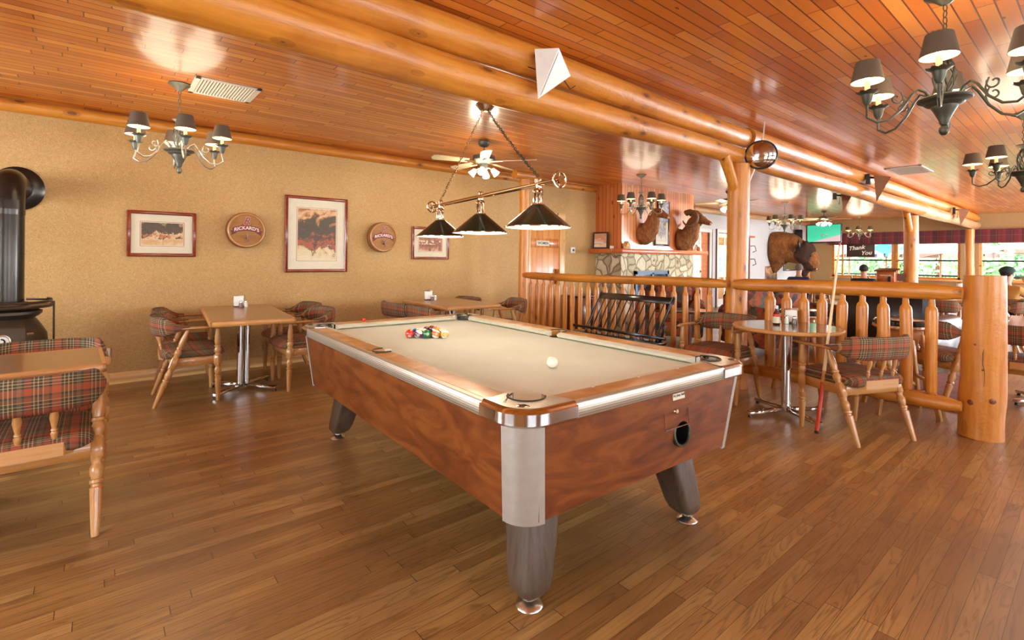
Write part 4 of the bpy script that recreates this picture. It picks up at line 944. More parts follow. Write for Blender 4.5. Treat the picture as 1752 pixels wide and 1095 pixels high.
def barrel(label,x,z,r):
    o=thing('barrel_sign',label,'sign',(x,YB,z),0,'barrel-head beer signs'); Mx=onwall(0,0,0)
    B().lathe([(r*.93,0),(r*.99,.03),(r,.07),(r*.985,.105),(r*.93,.115),(r*.90,.115),(r*.885,.10)],Mx,40).o('barrel_rim',M['tableedge'],o)
    b=B()
    for z0 in (.03,.085): b.lathe([(r*.995,z0-.012),(r*1.008,z0-.01),(r*1.012,z0+.008),(r*1.0,z0+.012)],Mx,40)
    b.o('hoop',M['darkx'],o)
    B().lathe([(r*.89,.10),(0,.101)],Mx,40).o('barrel_head',wood('barrel head oak','946026','AC7634','x',.6,.0,knots=False,sc=2),o)
    k=r/.2
    # banner, letters, tap
    def arc(x0,x1,y0,y1,z0,z1,c,n=16):
        b=B(); vs=[]
        for i in range(n+1):
            x=x0+(x1-x0)*i/n; dy=-c*x*x
            for y in (y0,y1):
                for z in (z0,z1): vs.append((x,y+dy,z))
        fs=[]
        for i in range(n):
            a=i*4; fs+=[(a+1,a+5,a+7,a+3),(a,a+1,a+5,a+4),(a+2,a+6,a+7,a+3)]
        return b,vs,fs
    red=M['redsign']; 
    b,vs,fs=arc(-.142*k,.142*k,-.006*k,.056*k,.10,.106,1.6/k); b.add(vs,fs,Mx)
    for s in (-1,1): b.add([(s*.105*k,-.035*k,.103),(s*.155*k,-.06*k,.103),(s*.150*k,-.03*k,.103),(s*.165*k,-.012*k,.103),(s*.125*k,0,.103)],[(0,1,2,3,4)] if s>0 else [(4,3,2,1,0)],Mx)
    bn=b.o('banner_outline',M['darksign'],o); e_=B(); [e_.add([(q[0]*k,q[1]*k,.1045) for q in ([(s_*.112,-.036),(s_*.148,-.052),(s_*.144,-.030),(s_*.154,-.016),(s_*.128,-.006)][::s_])],[(0,1,2,3,4)],Mx) for s_ in (1,-1)]; e_.o('ribbon_end',M['redsign'],bn)
    b,vs,fs=arc(-.136*k,.136*k,0,.050*k,.104,.1075,1.6/k); b.add(vs,fs,Mx); b.o('banner',red,bn)
    textmesh(B(),"RICKARD'S",.053*k,Mx@TR(0,.025*k,.108),.0008,bend=1.6/k,bold=.0006*k).o('lettering',M['whiteplastic'],o)
    e=textmesh(B(),'R',.12*k,Mx@TR(0,.10*k,.103),.0008,shear=.28,bold=.0035*k).o('emblem_outline',M['whiteplastic'],o)
    b=textmesh(B(),'R',.12*k,Mx@TR(0,.10*k,.105),.0008,shear=.28,bold=.001*k)
    b.tube([Mx@V(k*.001*x_,k*.001*y_,.106) for x_,y_ in ((-28,50),(-45,47),(-52,55),(-40,62),(-22,55),(0,50),(25,52),(45,60))],.004*k,6,flat=.4); b.o('emblem',red,o)
    b=B().tube([Mx@V(0,-.09*k,.10),Mx@V(0,-.09*k,.15)],.010*k,10); b.tube([Mx@V(0,-.075*k,.14),Mx@V(0,-.135*k,.145)],.009*k,10); b.tube([Mx@V(0,-.08*k,.13),Mx@V(0,-.055*k,.13)],.006,8); b.box(-.018*k,.018*k,-.056*k,-.045*k,.123,.137,Mx); b.o('tap',M['darkx'],o)
M['redsign']=plain('red sign paint','961E14',.45); M['darksign']=plain('dark green sign paint','2A2A1C',.5)
barrel('barrel-head beer sign with RICKARD\'S banner, left of the tall print',1.30,1.597,.20)
barrel('barrel-head beer sign with RICKARD\'S banner, right of the tall print',2.975,1.575,.20)
o=thing('wall_outlet','white wall outlet low on the tan wall above the front left table','outlet',(.065,YB,.31))
B().box(-.036,.036,-.006,0,-.058,.058,b=.003).o('cover_plate',M['whiteplastic'],o)
b=B()
for z in (-.025,.025): 
    b.box(-.012,-.008,-.0075,-.006,z-.008,z+.008); b.box(.008,.012,-.0075,-.006,z-.008,z+.008)
b.o('slots',M['black'],o)
o=thing('thermostat','small white square thermostat between the restroom door and the fireplace','thermostat',(6.79,YB,1.468))
B().box(-.06,.06,-.03,0,-.055,.055,b=.008).o('case',M['whiteplastic'],o); B().box(-.022,.022,-.034,-.03,-.02,.02).o('display',plain('dark amber display','5A3A1A',.3),o)
# ================================================================ stove
sx0,sy0=-.57,5.72
o=thing('wood_stove','black round-bellied wood stove with flue pipe at the left frame edge','stove',(sx0,sy0,0))
B().lathe([(0,0.12),(.22,.12),(.24,.16),(.25,.30),(.235,.36),(.25,.44),(.255,.50),(.245,.60),(.20,.68),(.17,.72),(.20,.74),(.215,.755),(.215,.775),(.15,.80),(.12,.81),(0,.81)],None,36).o('body',M['stove'],o)
B().lathe([(.24,.80),(.275,.80),(.28,.81),(.275,.82),(0,.82)],None,36).o('top_plate',M['stove'],o)
B().lathe([(.2,.40),(.285,.42),(.29,.435),(.2,.44)],None,36).o('waist_ring',M['stove'],o)
for k in range(3):
    a=k*2.094-.6; B().tube([(.2*math.cos(a),.2*math.sin(a),.16),(.26*math.cos(a),.26*math.sin(a),.08),(.27*math.cos(a),.27*math.sin(a),0)],[.03,.022,.03],8).o('leg',M['stove'],o)
o.scale=(1,1,1.08); A=-1.5; dr=B().lathe([(.256,.47),(.262,.47),(.262,.66),(.25,.68)],RZ(0),14,A-.45,A+.45).o('door',M['stove'],o)
b=B()
for z in (.49,.62): b.tube([(.27*math.cos(A+.47),.27*math.sin(A+.47),z),(.285*math.cos(A+.60),.285*math.sin(A+.60),z)],.010,8)
b.o('hinge',M['chromeworn'],dr)
Mm=TR(.262*math.cos(A-.05),.262*math.sin(A-.05),.575)@RZ(A-.05)@RY(PI/2)
B().lathe([(.038,0),(.048,.004),(.05,.010),(.042,.013),(.038,.008)],Mm,24).o('medallion_ring',M['chromeworn'],dr); B().lathe([(0,.007),(.038,.007)],Mm,20).o('medallion_face',M['paperw'],dr)
b=B().tube([Mm@V(.018*math.cos(k*.3),.018*math.sin(k*.3)-.004,.008) for k in range(12)],.005,6); b.o('medallion_emblem',M['navy'],dr)
b=B().tube([(.27*math.cos(a),.27*math.sin(a),.845) for a in [x*.2-2.2 for x in range(18)]],.009,8); b.tube([(.285,0,.84),(.285,0,.06)],.007,8); b.tube([(.27,0,.82),(.27,0,.86),(.24,0,.865)],.008,8); b.o('rail_and_poker',M['stove'],o)
B().lathe([(.115,.81),(.135,.82),(.135,.84),(.11,.845)],None,28).o('flue_collar',M['stove'],o)
pts=[(0,0,.83),(0,0,1.60)]+[(0,.18-.18*math.cos(a),1.60+.16*math.sin(a)) for a in (.3,.6,.9,1.2,1.5)]+[(0,YB-sy0,1.76)]
B().tube(pts,.105,28).o('flue_pipe',M['pipe'],o)
B().lathe([(.106,1.50),(.108,1.50),(.109,1.54),(.106,1.54)],None,28).o('pipe_seam',M['pipe'],o)
B().lathe([(.105,.05),(.13,.045),(.175,.02),(.185,.012),(.185,0)],onwall(0,YB-sy0,1.76),36).o('wall_flange',M['pipe'],o)
# ================================================================ fireplace
X0,X1,YF=7.45,9.95,5.78; ZM=1.43
o=thing('fireplace','stone fireplace with cedar-clad chimney breast above the mantle','fireplace',(X0,YF,0))
w=X1-X0
B().box(0,w,0,YW-YF,0,ZM).o('stone_surround',M['stone'],o)
B().box(.005,w,.005,YW-YF,ZM,CZ).o('cedar_front',M['cedar'],o)
B().box(-.006,.006,-.004,YW-YF-.6,ZM,CZ).o('cedar_side',M['cedar_side'],o)
B().box(-.22,w+.27,-.20,.05,ZM-.015,ZM+.07,b=.006).o('mantle_shelf',M['mantle'],o); B().box(-.22,.0,.05,YB-YF-.01,ZM-.015,ZM+.07,b=.006).o('mantle_return',M['mantle'],o)
i=B().box(.38,.44,-.05,0,.25,1.08); i.box(1.44,1.50,-.05,0,.25,1.08); i.box(.38,1.50,-.05,0,1.02,1.09); i.box(.91,.97,-.05,0,.25,1.05); i.box(.38,1.50,-.05,0,.22,.28); fr=i.o('insert_frame',plain('blue grey steel','46525E',.45,.4),o)
B().box(.44,1.44,-.03,-.005,.28,1.02).o('insert_glass',plain('dark fireplace glass','2A3440',.06,coat=.8),o)
B().box(.1,2.2,-.45,-.0,0,.28,b=.02).o('hearth',M['stone'],o)
# things on the mantle
def onmantle(x,y): return (x,y,ZM+.071)
o=thing('framed_certificate','black framed certificate standing at the left end of the mantle','picture',onmantle(7.33,6.18),PI/2+.05)
b=B(); b.box(-.155,.155,-.01,.01,0,.32,RX(.05)); b.o('frame',M['blackgloss'],o); B().box(-.125,.125,.0105,.013,.03,.29,RX(.05)).o('paper',paint('printed certificate',[(.3,'E8DCC0'),(.5,'D8BC94'),(.6,'E8DCC8'),(.7,'C88860')],(3,3,40)),o)
o.rotation_euler=(0,0,PI/2+.25)
B().box(-.05,.05,-.012,.012,0,.055,b=.003).o('place_card',M['paperw'],None,onmantle(7.36,5.93),label='small white card on the left part of the mantle',cat='card')
o=thing('wooden_stable','small wooden stable ornament on the mantle corner','ornament',onmantle(7.50,5.70),.3)
B().prism([(-.08,0),(.08,0),(.08,.06),(0,.12),(-.08,.06)],-.03,.03,RX(PI/2)).o('hut',M['pinex'],o); b=B(); b.bar((-.1,0,.055),(0,0,.135),.08,.01); b.bar((0,0,.135),(.1,0,.055),.08,.01); b.o('roof',M['pinex'],o)
for k in (-.05,0,.05): B().lathe([(.012,0),(.008,.03),(.009,.04),(0,.05)],TR(k,-.055,0),8).o('figurine',M['mat'],o)
o=thing('propped_books','white papers and a small book propped at the right end of the mantle','books',onmantle(9.98,5.70),0)
B().prism([(-.13,0),(.14,0),(.08,.10),(-.03,.14)],-.03,.03,RX(PI/2)).o('white_papers',M['paperw'],o); B().box(-.05,.05,-.01,.01,0,.11,TR(-.06,-.05,0)@RX(-.3)@RY(.5)).o('book',M['framex'],o)
picture('small black framed photograph between the two mounted rams',8.73,1.88,.50,.60,None,paint('old brown photograph',[(.3,'B8A888'),(.5,'5A4A34'),(.7,'A89470')],(8,1,8)),fw=.035,mt=.08,y=YF,group=None,fm='black')
picture('unframed bluish photograph behind the nose of the left mounted ram',8.78,2.28,.40,.42,None,paint('pale lake photograph',[(.3,'8A8E98'),(.5,'B0B0B8'),(.65,'6A5A50'),(.8,'C0C0C8')],(5,1,8)),fw=.006,mt=0,y=YF,group=None,fm='black',name='photograph')
# ================================================================ mounted heads
def headmount(kind,label,x,y,z,s,rz=0):
    o=thing('mounted_ram' if kind=='ram' else 'mounted_bison',label,'mounted head',(x,y,z),rz); o.scale=(s,s,s)
    if kind=='ram':
        body=[((0,.0,-.04),.20,.95),((0,-.03,-.04),.215,.95),((0,-.10,-.02),.205,.85),((0,-.18,.06),.17,.8),((0,-.225,.17),.14,.8),((0,-.25,.27),.118,.82),((0,-.30,.345),.10,.85),((0,-.38,.345),.084,.85),((0,-.47,.30),.060,.85),((0,-.54,.265),.048,.9),((0,-.575,.25),.032,.9)]
        fm=M['ramfur']
    else:
        body=[((0,0,.0),.42,.85),((0,-.04,.0),.44,.85),((0,-.2,.03),.43,.82),((0,-.38,.02),.38,.8),((0,-.55,-.06),.31,.85),((0,-.68,-.14),.27,.9),((0,-.80,-.24),.23,.92),((0,-.88,-.36),.17,.9),((0,-.91,-.46),.125,.95),((0,-.92,-.52),.07,1)]
        fm=M['bison']
    pts=[Vector(p) for p,_,_ in body]; rs=[r for _,r,_ in body]; fl=[f for *_,f in body]
    # refine
    P_=[];R_=[];F_=[]
    for i in range(len(pts)-1):
        for k in range(3): t=k/3; P_.append(pts[i].lerp(pts[i+1],t)); R_.append(rs[i]+(rs[i+1]-rs[i])*t); F_.append(fl[i]+(fl[i+1]-fl[i])*t)
    P_.append(pts[-1]);R_.append(rs[-1]);F_.append(fl[-1])
    b=B().tube(P_,R_,24,flat=F_,up=(0,0,1))
    am=.012 if kind=='ram' else .035
    b.v=[tuple(Vector(v)+Vector(v).normalized()*am*noise.noise(Vector(v)*(18 if kind=='ram' else 13))) if v[1]<-.02 else v for v in b.v]
    bd=b.o('neck_and_head',fm,o,smooth=70)
    if kind=='ram':
        for sx in (-1,1):
            if 'bighorn' not in label: break
            b=B(); hp=[];hr=[]
            for k in range(26):
                t=k/25; a=.9+t*5.2; rr=.15*(1-.30*t); hp.append((sx*(.075+.10*t),-.23+rr*math.cos(a),.335+rr*math.sin(a))); hr.append(.056*(1-.82*t)*(1+.07*math.sin(k*2.6)))
            b.tube(hp,hr,12); b.o('horn',M['horn'],o,smooth=70)
            B().tube([(sx*.07,-.30,.40),(sx*.11,-.28,.45),(sx*.13,-.27,.51)],[.02,.032,.006],10,flat=.4).o('ear',fm,o)
            B().sphere((sx*.078,-.40,.36),.013,10).o('eye',M['eye'],o)
        if 'bighorn' not in label:
            for sx in (-1,1): B().tube([(sx*.07,-.30,.40),(sx*.11,-.28,.45),(sx*.13,-.27,.51)],[.02,.032,.006],10,flat=.4).o('ear',fm,o); B().sphere((sx*.078,-.40,.36),.013,10).o('eye',M['eye'],o)
        B().sphere((0,-.565,.25),.036,12,(.95,.7,.8)).o('muzzle',M['muzzle'],o); b=B(); b.sphere((.014,-.592,.26),.006,6); b.sphere((-.014,-.592,.26),.006,6); b.o('nostrils',M['black'],o)
    else:
        b=B().sphere((0,-.70,-.10),.30,24,(1,.85,1.0)); b.v=[tuple(Vector(v)+(Vector(v)-V(0,-.7,-.1)).normalized()*.05*noise.noise(Vector(v)*14)) for v in b.v]; b.o('head_wool',M['bisondark'],o,smooth=70)
        b=B().tube([(0,-.80,-.30),(0,-.87,-.42),(0,-.90,-.50),(0,-.905,-.54)],[.20,.15,.11,.05],18); b.o('muzzle',M['bisondark'],o); B().sphere((0,-.975,-.47),.065,12,(1.1,.5,.7)).o('nose',M['muzzle'],o)
        b=B().tube([(0,-.72,-.35),(0,-.72,-.52),(0,-.70,-.66),(0,-.69,-.72)],[.14,.11,.06,.01],12,jit=.2); b.o('beard',M['bisondark'],o)
        b=B().tube([(0,-.03,-.2),(0,-.06,-.42),(0,-.05,-.60)],[.26,.17,.03],14,jit=.2); b.o('throat_wool',M['bison'],o)
        for sx in (-1,1):
            B().tube([(sx*.22,-.66,.06),(sx*.34,-.68,.06),(sx*.38,-.68,.14),(sx*.35,-.68,.24)],[.05,.042,.03,.006],10).o('horn',M['hornblack'],o)
            B().tube([(sx*.22,-.60,.0),(sx*.32,-.56,-.03),(sx*.37,-.54,-.08)],[.03,.04,.008],8,flat=.5).o('ear',M['bisondark'],o); B().sphere((sx*.19,-.88,-.17),.022,8).o('eye',M['eye'],o)
    return o
headmount('ram','mounted hornless sheep head behind the chandelier, left on the cedar chimney',8.10,YF,1.84,1.0)
headmount('ram','mounted bighorn ram head with curled horns at the right end of the mantle',9.42,YF,1.76,1.12,.15)
headmount('bison','large mounted bison head on the pale wall left of the television',16.9,YW,1.68,1.28,.1)
# ================================================================ black bench
o=thing('slatted_bench','black slat-backed bench between the pool table and the log fence','bench',(0,0,0))
A_=V(4.60,4.10,.44);B2=V(4.80,4.02,.885);C_=V(4.60,3.10,.44);D_=V(4.80,3.02,.885)
b=B().box(4.14,4.62,2.98,4.20,.40,.435,b=.008).o('seat',M['blackgloss'],o)
b=B().bar(B2-V(.013,-.02,.03),D_-V(.013,.02,.03),.075,.022,up=(-.9,0,.4)); b.o('top_rail',M['blackgloss'],o)
for a,c in ((A_,B2),(C_,D_)): B().tube([a,c+(c-a)*.04],[.017,.013],10).o('back_post',M['blackgloss'],o)
for k in range(1,12):
    t=k/12; a=A_.lerp(C_,t); c=B2.lerp(D_,t); B().tube([a,a.lerp(c,.3),a.lerp(c,.45),a.lerp(c,.9)],[.006,.010,.007,.006],8).o('spindle',M['blackgloss'],o)
for x in (4.18,4.56):
    for y in (3.08,4.10): B().tube([(x,y,.40),(x+(.03 if x>4.4 else -.03),y,0)],[.02,.016],8).o('leg',M['blackgloss'],o)
B().bar((4.60,4.30,.475),(4.60,2.98,.465),.03,.03).o('rear_rail',M['blackgloss'],o); B().bar((4.60,3.06,.44),(4.69,3.05,.60),.035,.05).o('back_bracket',M['blackgloss'],o)
# ================================================================ bar stools
def stool(label,x,y,rz):
    o=thing('bar_stool',label,'stool',(x,y,0),rz,'bar stools beyond the fence')
    B().lathe([(0,.755),(.185,.755),(.195,.765),(.195,.79),(.18,.805),(.10,.812),(0,.813)],None,28).o('seat_pad',M['blackgloss'],o)
    B().lathe([(0,.728),(.19,.728),(.20,.74),(.198,.756),(0,.757)],None,28).o('seat_ring',M['maplex'],o)
    B().box(-.13,.13,-.13,.13,.64,.728,b=.01).o('apron',M['maplex'],o)
    for sx in (-1,1):
        for sy in (-1,1): B().bar((sx*.11,sy*.11,.70),(sx*.21,sy*.21,0),.034,.034).o('leg',M['maplez'],o)
    for z,h in ((.30,.165),(.22,.178)):
        b=B()
        if z==.30: b.bar((-h,-h,z),(h,-h,z),.02,.03); b.bar((-h,h,z),(h,h,z),.02,.03)
        else: b.bar((-h,-h,z),(-h,h,z),.02,.03); b.bar((h,-h,z),(h,h,z),.02,.03)
        b.o('stretcher',M['maplex'],o)
stool('bar stool with black pad seen between the last two balusters',5.38,1.16,.5)
stool('bar stool beyond the fence behind the round table',5.55,2.02,.2)
# ================================================================ sofas
def sofa(label,x,y,rz,w,mat,h=.88,group='floral sofas',name='sofa'):
    o=thing(name,label,'sofa',(x,y,0),rz,group); hw=w/2
    B().box(-hw+.12,hw-.12,-.40,.40,.12,.34,b=.04).o('base',mat,o)
    n=2 if w>1.2 else 1
    for k in range(n):
        a=-hw+.18+(w-.36)*k/n; c=a+(w-.36)/n-.01
        B().box(a,c,-.16,.42,.34,.48,b=.06).o('seat_cushion',mat,o); B().box(a,c,-.34,-.13,.46,h,TR(0,0,0)@RX(-.0),b=.08).o('back_cushion',mat,o)
    B().box(-hw+.05,hw-.05,-.45,-.28,.14,h-.03,b=.07).o('back_frame',mat,o)
    for sx in (-1,1):
        b=B().box(min(sx*(hw-.2),sx*hw),max(sx*(hw-.2),sx*hw),-.42,.42,.12,.52,b=.03); b.tube([(sx*(hw-.09),-.40,.54),(sx*(hw-.09),.43,.54)],.12,16); b.o('arm',mat,o)
        for sy in (-1,1): B().tube([(sx*(hw-.1),sy*.34,0),(sx*(hw-.1),sy*.34,.13)],[.02,.03],8).o('leg',M['darkz'],o)
    return o
sofa('floral sofa beyond the fence, right of the tall post',7.75,3.02,PI-.30,1.75,M['floral'])
sofa('floral armchair beyond the fence, left of the tall post',7.15,4.55,PI/2+.5,1.0,M['floral'],.90)
sofa('black high-backed settee beyond the fence behind the round table',7.75,1.72,-PI/2-.1,1.05,plain('black leather','12120F',.4,coat=.2),.98,None,'settee')
o=thing('side_table','small round glass-topped side table beyond the fence, left of the tall post','table',(6.30,3.72,0))
B().lathe([(0,.60),(.25,.60),(.26,.607),(.255,.615),(0,.616)],None,30).o('glass_top',plain('pale glass top','B8C0B8',.05,coat=1),o); B().lathe([(.04,.02),(.03,.1),(.05,.3),(.03,.55),(.16,.60)],None,16).o('pedestal',M['darkz'],o); B().lathe([(.2,0),(.2,.02),(.04,.03),(0,.03)],None,20).o('base',M['darkz'],o)
o=thing('rug','long patterned rug beyond the fence beside the bar stools','rug',(6.7,1.05,.001),.1)
B().box(-1.0,.9,-.32,.45,0,.008).o('pile',plain('faded red rug','8A4A34',.9,var=.3,sc=8),o)
# low bookcase seen through balusters by the fireplace wall
o=thing('low_cabinet','low dark cabinet against the tan wall, seen between the fence balusters','cabinet',(6.75,6.17,0))
B().box(-.25,.42,-.2,.2,0,.62,b=.008).o('carcass',M['darkx'],o); B().box(-.27,.44,-.22,.2,.62,.65,b=.005).o('top',M['blackgloss'],o); B().box(-.22,.07,-.215,-.2,.05,.58,b=.004).o('door',M['darkz'],o); B().box(.10,.39,-.215,-.2,.05,.58,b=.004).o('door',M['darkz'],o)
# ================================================================ far dining area
def fartable(x,y,rz,label): return rect_table(label,(x,y,0),rz,.8,.8)
W5='chairs of the far dining room'
fartable(9.9,1.6,.1,'dining table beyond the fence, seen between the last balusters'); fartable(13.6,1.9,.1,'dining table beside the far post'); fartable(13.3,3.6,.1,'dining table in front of the man in the black shirt'); fartable(12.9,4.6,0,'dining table in front of the man in the navy shirt'); fartable(11.4,.75,.1,'dining table in front of the person in the green cap')
for x,y,f,l in ((9.9,2.2,-PI/2,'chair on the left of the dining table seen between the last balusters'),(9.9,1.0,PI/2,'chair on the right of the dining table seen between the last balusters'),(9.3,1.6,0,'nearest chair of the dining table seen between the last balusters'),(13.0,1.9,0,'chair at the dining table beside the far post'),(13.9,3.5,PI,'chair facing the man in the black shirt'),(13.5,4.6,PI,'chair facing the man in the navy shirt'),(12.32,3.28,.2,'chair under the man in the black shirt'),(11.98,4.42,.2,'chair under the man in the navy shirt'),(10.62,1.01,.1,'chair under the person in the green cap')):
    pchair(x,y,f,l,W5)
for i,(x,y,t) in enumerate(((13.2,3.75,'left'),(13.3,3.45,'right'))):
    o=thing('beer_bottle','brown beer bottle on the table in front of the seated man, %s of the pair'%t,'bottle',(x,y,.757),0,'beer bottles'); B().lathe([(0,0),(.03,0),(.031,.01),(.031,.12),(.014,.17),(.012,.22),(0,.222)],None,12).o('glass',plain('brown bottle glass','4A1E0A',.08,coat=.5),o); B().lathe([(.0315,.03),(.0315,.09)],None,12).o('bottle_label',M['redp'],o)
napkin(9.9,1.62,.756,-1,'napkin dispenser on the dining table seen past the fence')
napkin(13.6,1.95,.756,-1,'napkin dispenser on the table beside the far post')
for j,(x,y) in enumerate(((13.75,1.75),(13.5,1.65))): 
    B().prism([(-.07,0),(.07,0),(.0,.18)],-.06,.06,RX(PI/2)).o('table_tent_card',M['paperw'],None,(x,y,.757),label='folded white menu card on the table beside the far post, %s one'%('left' if not j else 'right'),cat='card',group='menu cards')
# wooden box on the far post
o=thing('suggestion_box','brown wooden box mounted on the far post','box',(12.78,2.98,.86)); B().box(-.14,.14,-.16,.16,0,.24,b=.01).o('case',M['mantle'],o); B().bar((-.18,0,.25),(.18,0,.30),.38,.02).o('lid',M['darkx'],o); B().box(-.145,-.14,-.10,.10,.15,.17).o('slot_plate',M['mat'],o); B().box(-.155,-.14,-.09,-.04,.02,.14).o('lock',M['black'],o); B().box(.0,.1,-.30,-.15,.05,.2).o('mount',M['darkx'],o)
# ================================================================ people
def person(label,x,y,rz,shirt,hair,cap=None,arm=False,seat=.50,s=1.0):
    o=thing('person',label,'person',(x,y,0),rz); o.scale=(s,s,s)
    # faces +y; seated
    J={'pel':(0,0,seat+.06,.14),'sp':(0,-.01,seat+.22,.125),'ch':(0,.0,seat+.37,.125),'nb':(0,.01,seat+.49,.055),'nk':(0,.02,seat+.56,.047),'hd':(0,.04,seat+.64,.078),'tp':(0,.045,seat+.72,.075),'nose':(0,.125,seat+.655,.012)}
    for q,sx in (('l',-1),('r',1)):
        J[q+'hip']=(sx*.10,.03,seat+.04,.085); J[q+'kn']=(sx*.13,.43,seat+.03,.062); J[q+'an']=(sx*.13,.40,.07,.042); J[q+'to']=(sx*.14,.55,.04,.036)
        J[q+'sh']=(sx*.175,.0,seat+.435,.052)
        if arm and sx>0: J[q+'el']=(sx*.25,.20,seat+.30,.045); J[q+'wr']=(sx*.10,.26,seat+.55,.030); J[q+'ha']=(sx*.07,.24,seat+.61,.032)
        else: J[q+'el']=(sx*.26,.10,seat+.24,.045); J[q+'wr']=(sx*.17,.33,seat+.27,.030); J[q+'ha']=(sx*.14,.41,seat+.275,.032)
    def skin(nm,names,edges,mat,grow=0,parent=o,root='pel'):
        names=[root]+[n for n in names if n!=root]
        me=bpy.data.meshes.new(nm); me.from_pydata([J[n][:3] for n in names],[(names.index(a),names.index(c)) for a,c in edges],[]); ob=bpy.data.objects.new(nm,me); C.objects.link(ob); ob.parent=parent
        md=ob.modifiers.new('Skin','SKIN'); md.use_smooth_shade=True
        if not me.skin_vertices: return ob
        for i,n in enumerate(names): r=J[n][3]+grow; me.skin_vertices[0].data[i].radius=(r,r)
        me.skin_vertices[0].data[0].use_root=True
        ss=ob.modifiers.new('Sub','SUBSURF'); ss.levels=1; ss.render_levels=2; me.materials.append(mat); return ob
    E_=[('pel','sp'),('sp','ch'),('ch','nb'),('nb','nk'),('nk','hd'),('hd','tp'),('hd','nose')]
    for q in 'lr': E_+=[('pel',q+'hip'),(q+'hip',q+'kn'),(q+'kn',q+'an'),(q+'an',q+'to'),('ch',q+'sh'),(q+'sh',q+'el'),(q+'el',q+'wr'),(q+'wr',q+'ha')]
    bd=skin('body',list(J),E_,M['skin'])
    ts=['pel','sp','ch','nb']+[q+k for q in 'lr' for k in ('sh','el')]
    skin('shirt',ts,[('pel','sp'),('sp','ch'),('ch','nb'),('ch','lsh'),('ch','rsh'),('lsh','lel'),('rsh','rel')],shirt,.016)
    skin('trousers',['pel']+[q+k for q in 'lr' for k in ('hip','kn','an')],[('pel','lhip'),('pel','rhip'),('lhip','lkn'),('rhip','rkn'),('lkn','lan'),('rkn','ran')],M['denim'],.014)
    hz=seat+.715
    b=B(); b.sphere((0,.03,hz-.015),.088,16,(.92,1.05,1)); b.v=[(v[0],v[1],max(v[2],hz-.01-.11*max(0,-(v[1]-.06))/.1)) for v in b.v]; b.o('hair',hair,o)
    for sx in (-1,1):
        B().sphere((sx*.029,.108,seat+.68),.009,8).o('eye',M['eye'],o); B().sphere((sx*.078,.035,seat+.665),.02,8,(.35,.8,1.2)).o('ear',M['skin'],o)
        ha=J[('r' if sx>0 else 'l')+'ha']
        for k in range(4):
            u=V(ha[0]+(k-1.5)*.017,ha[1]+.02,ha[2]); B().tube([u,u+V(0,.035,-.004),u+V(-.004*sx,.06+.006*(k%2),-.02)],[.009,.008,.006],6).o('finger',M['skin'],o)
        u=V(ha[0]-sx*.03,ha[1],ha[2]); B().tube([u,u+V(-sx*.015,.03,0),u+V(-sx*.01,.05,-.005)],[.010,.009,.007],6).o('thumb',M['skin'],o)
    B().box(-.022,.022,.110,.116,seat+.618,seat+.624).o('mouth',M['framex'],o)
    if cap:
        b=B().sphere((0,.035,hz-.005),.098,18,(.95,1.1,.85)); b.v=[(v[0],v[1],max(v[2],hz-.01)) for v in b.v]; b.prism([(-.08,.09),(.08,.09),(.06,.185),(-.06,.185)],hz-.01,hz); b.o('cap',cap,o)
    return o
person('bald-templed man in navy shirt seated by the pale wall, below the bison','','',M['navy'],M['hairg']) if 0 else None
person('man with glasses and navy shirt seated in profile below the bison head',11.95,4.40,-PI/2+.2,M['navy'],M['hairg'],seat=.46)
person('dark-haired man in black shirt seated with his back to the camera',12.28,3.27,-PI/2+.2,M['blackshirt'],M['haird'],seat=.46,s=1.0)
person('person in dark green cap and tan shirt raising a hand, at the right frame edge',10.6,1.0,-PI/2-.5,M['tanshirt'],M['haird'],cap=M['cap'],arm=True,seat=.46)
# ================================================================ television, sign, wall things
t=NT('baseball on screen'); X=t.xyz(); f=t.M('ADD',X[2],t.M('MULTIPLY',X[1],.25)); n=t.noise(t.co,3,2); col=t.ramp(t.M('ADD',t.M('MULTIPLY',t.M('ADD',f,.4),1.1),t.M('MULTIPLY',n,.12)),[(.0,'3A4A9A'),(.16,'C86A8A'),(.2,'3ABE8A'),(.24,'44C496'),(.28,'C8A8A8'),(.62,'C0A0A4'),(.66,'48B890'),(.95,'30A880')])
scr=t.set('101010',.1,em=col,es=1.1)
o=thing('television','flat television showing a ball game, mounted below the ceiling','television',(18.2,5.95,1.90),-.12)
B().box(-.02,.04,-.53,.53,0,.61,b=.01).o('housing',M['blackgloss'],o); B().box(-.024,-.02,-.505,.505,.045,.59).o('screen',scr,o); B().tube([(.04,0,.4),(.3,0,.62),(.35,0,.82)],.025,8).o('mount',M['black'],o)
b=B(); b.box(-.03,-.024,-.10,-.07,.2,.28); b.box(-.03,-.024,.02,.06,.2,.30); b.o('score_figure',M['paperw'],o)
o=thing('wall_speaker','small black speaker in the corner left of the television','speaker',(18.6,6.86,2.05),.5); B().box(-.1,.1,-.1,.1,0,.34,b=.01).o('case',M['black'],o); B().box(-.085,.085,-.106,-.1,.03,.31).o('grille',M['blackmetal'],o)
o=thing('hanging_sign','dark brown sign with cream Thank You lettering hanging in the window','sign',(19.55,5.30,1.46))
B().box(-.01,.01,-.40,.40,0,.44,b=.003).o('board',plain('dark brown sign board','3A2A22',.5),o)
b=B(); textmesh(b,'Thank',.185,onx(-.012,.12,.30)@RZ(.12),.001,shear=.35,bold=.004); textmesh(b,'You',.185,onx(-.012,-.16,.13)@RZ(.08),.001,shear=.35,bold=.004); b.o('lettering',M['paperw'],o)
b=B(); 
for y in (-.3,.3): b.tube([(0,y,.44),(0,y,.72)],.004,5)
b.o('cord',M['black'],o)
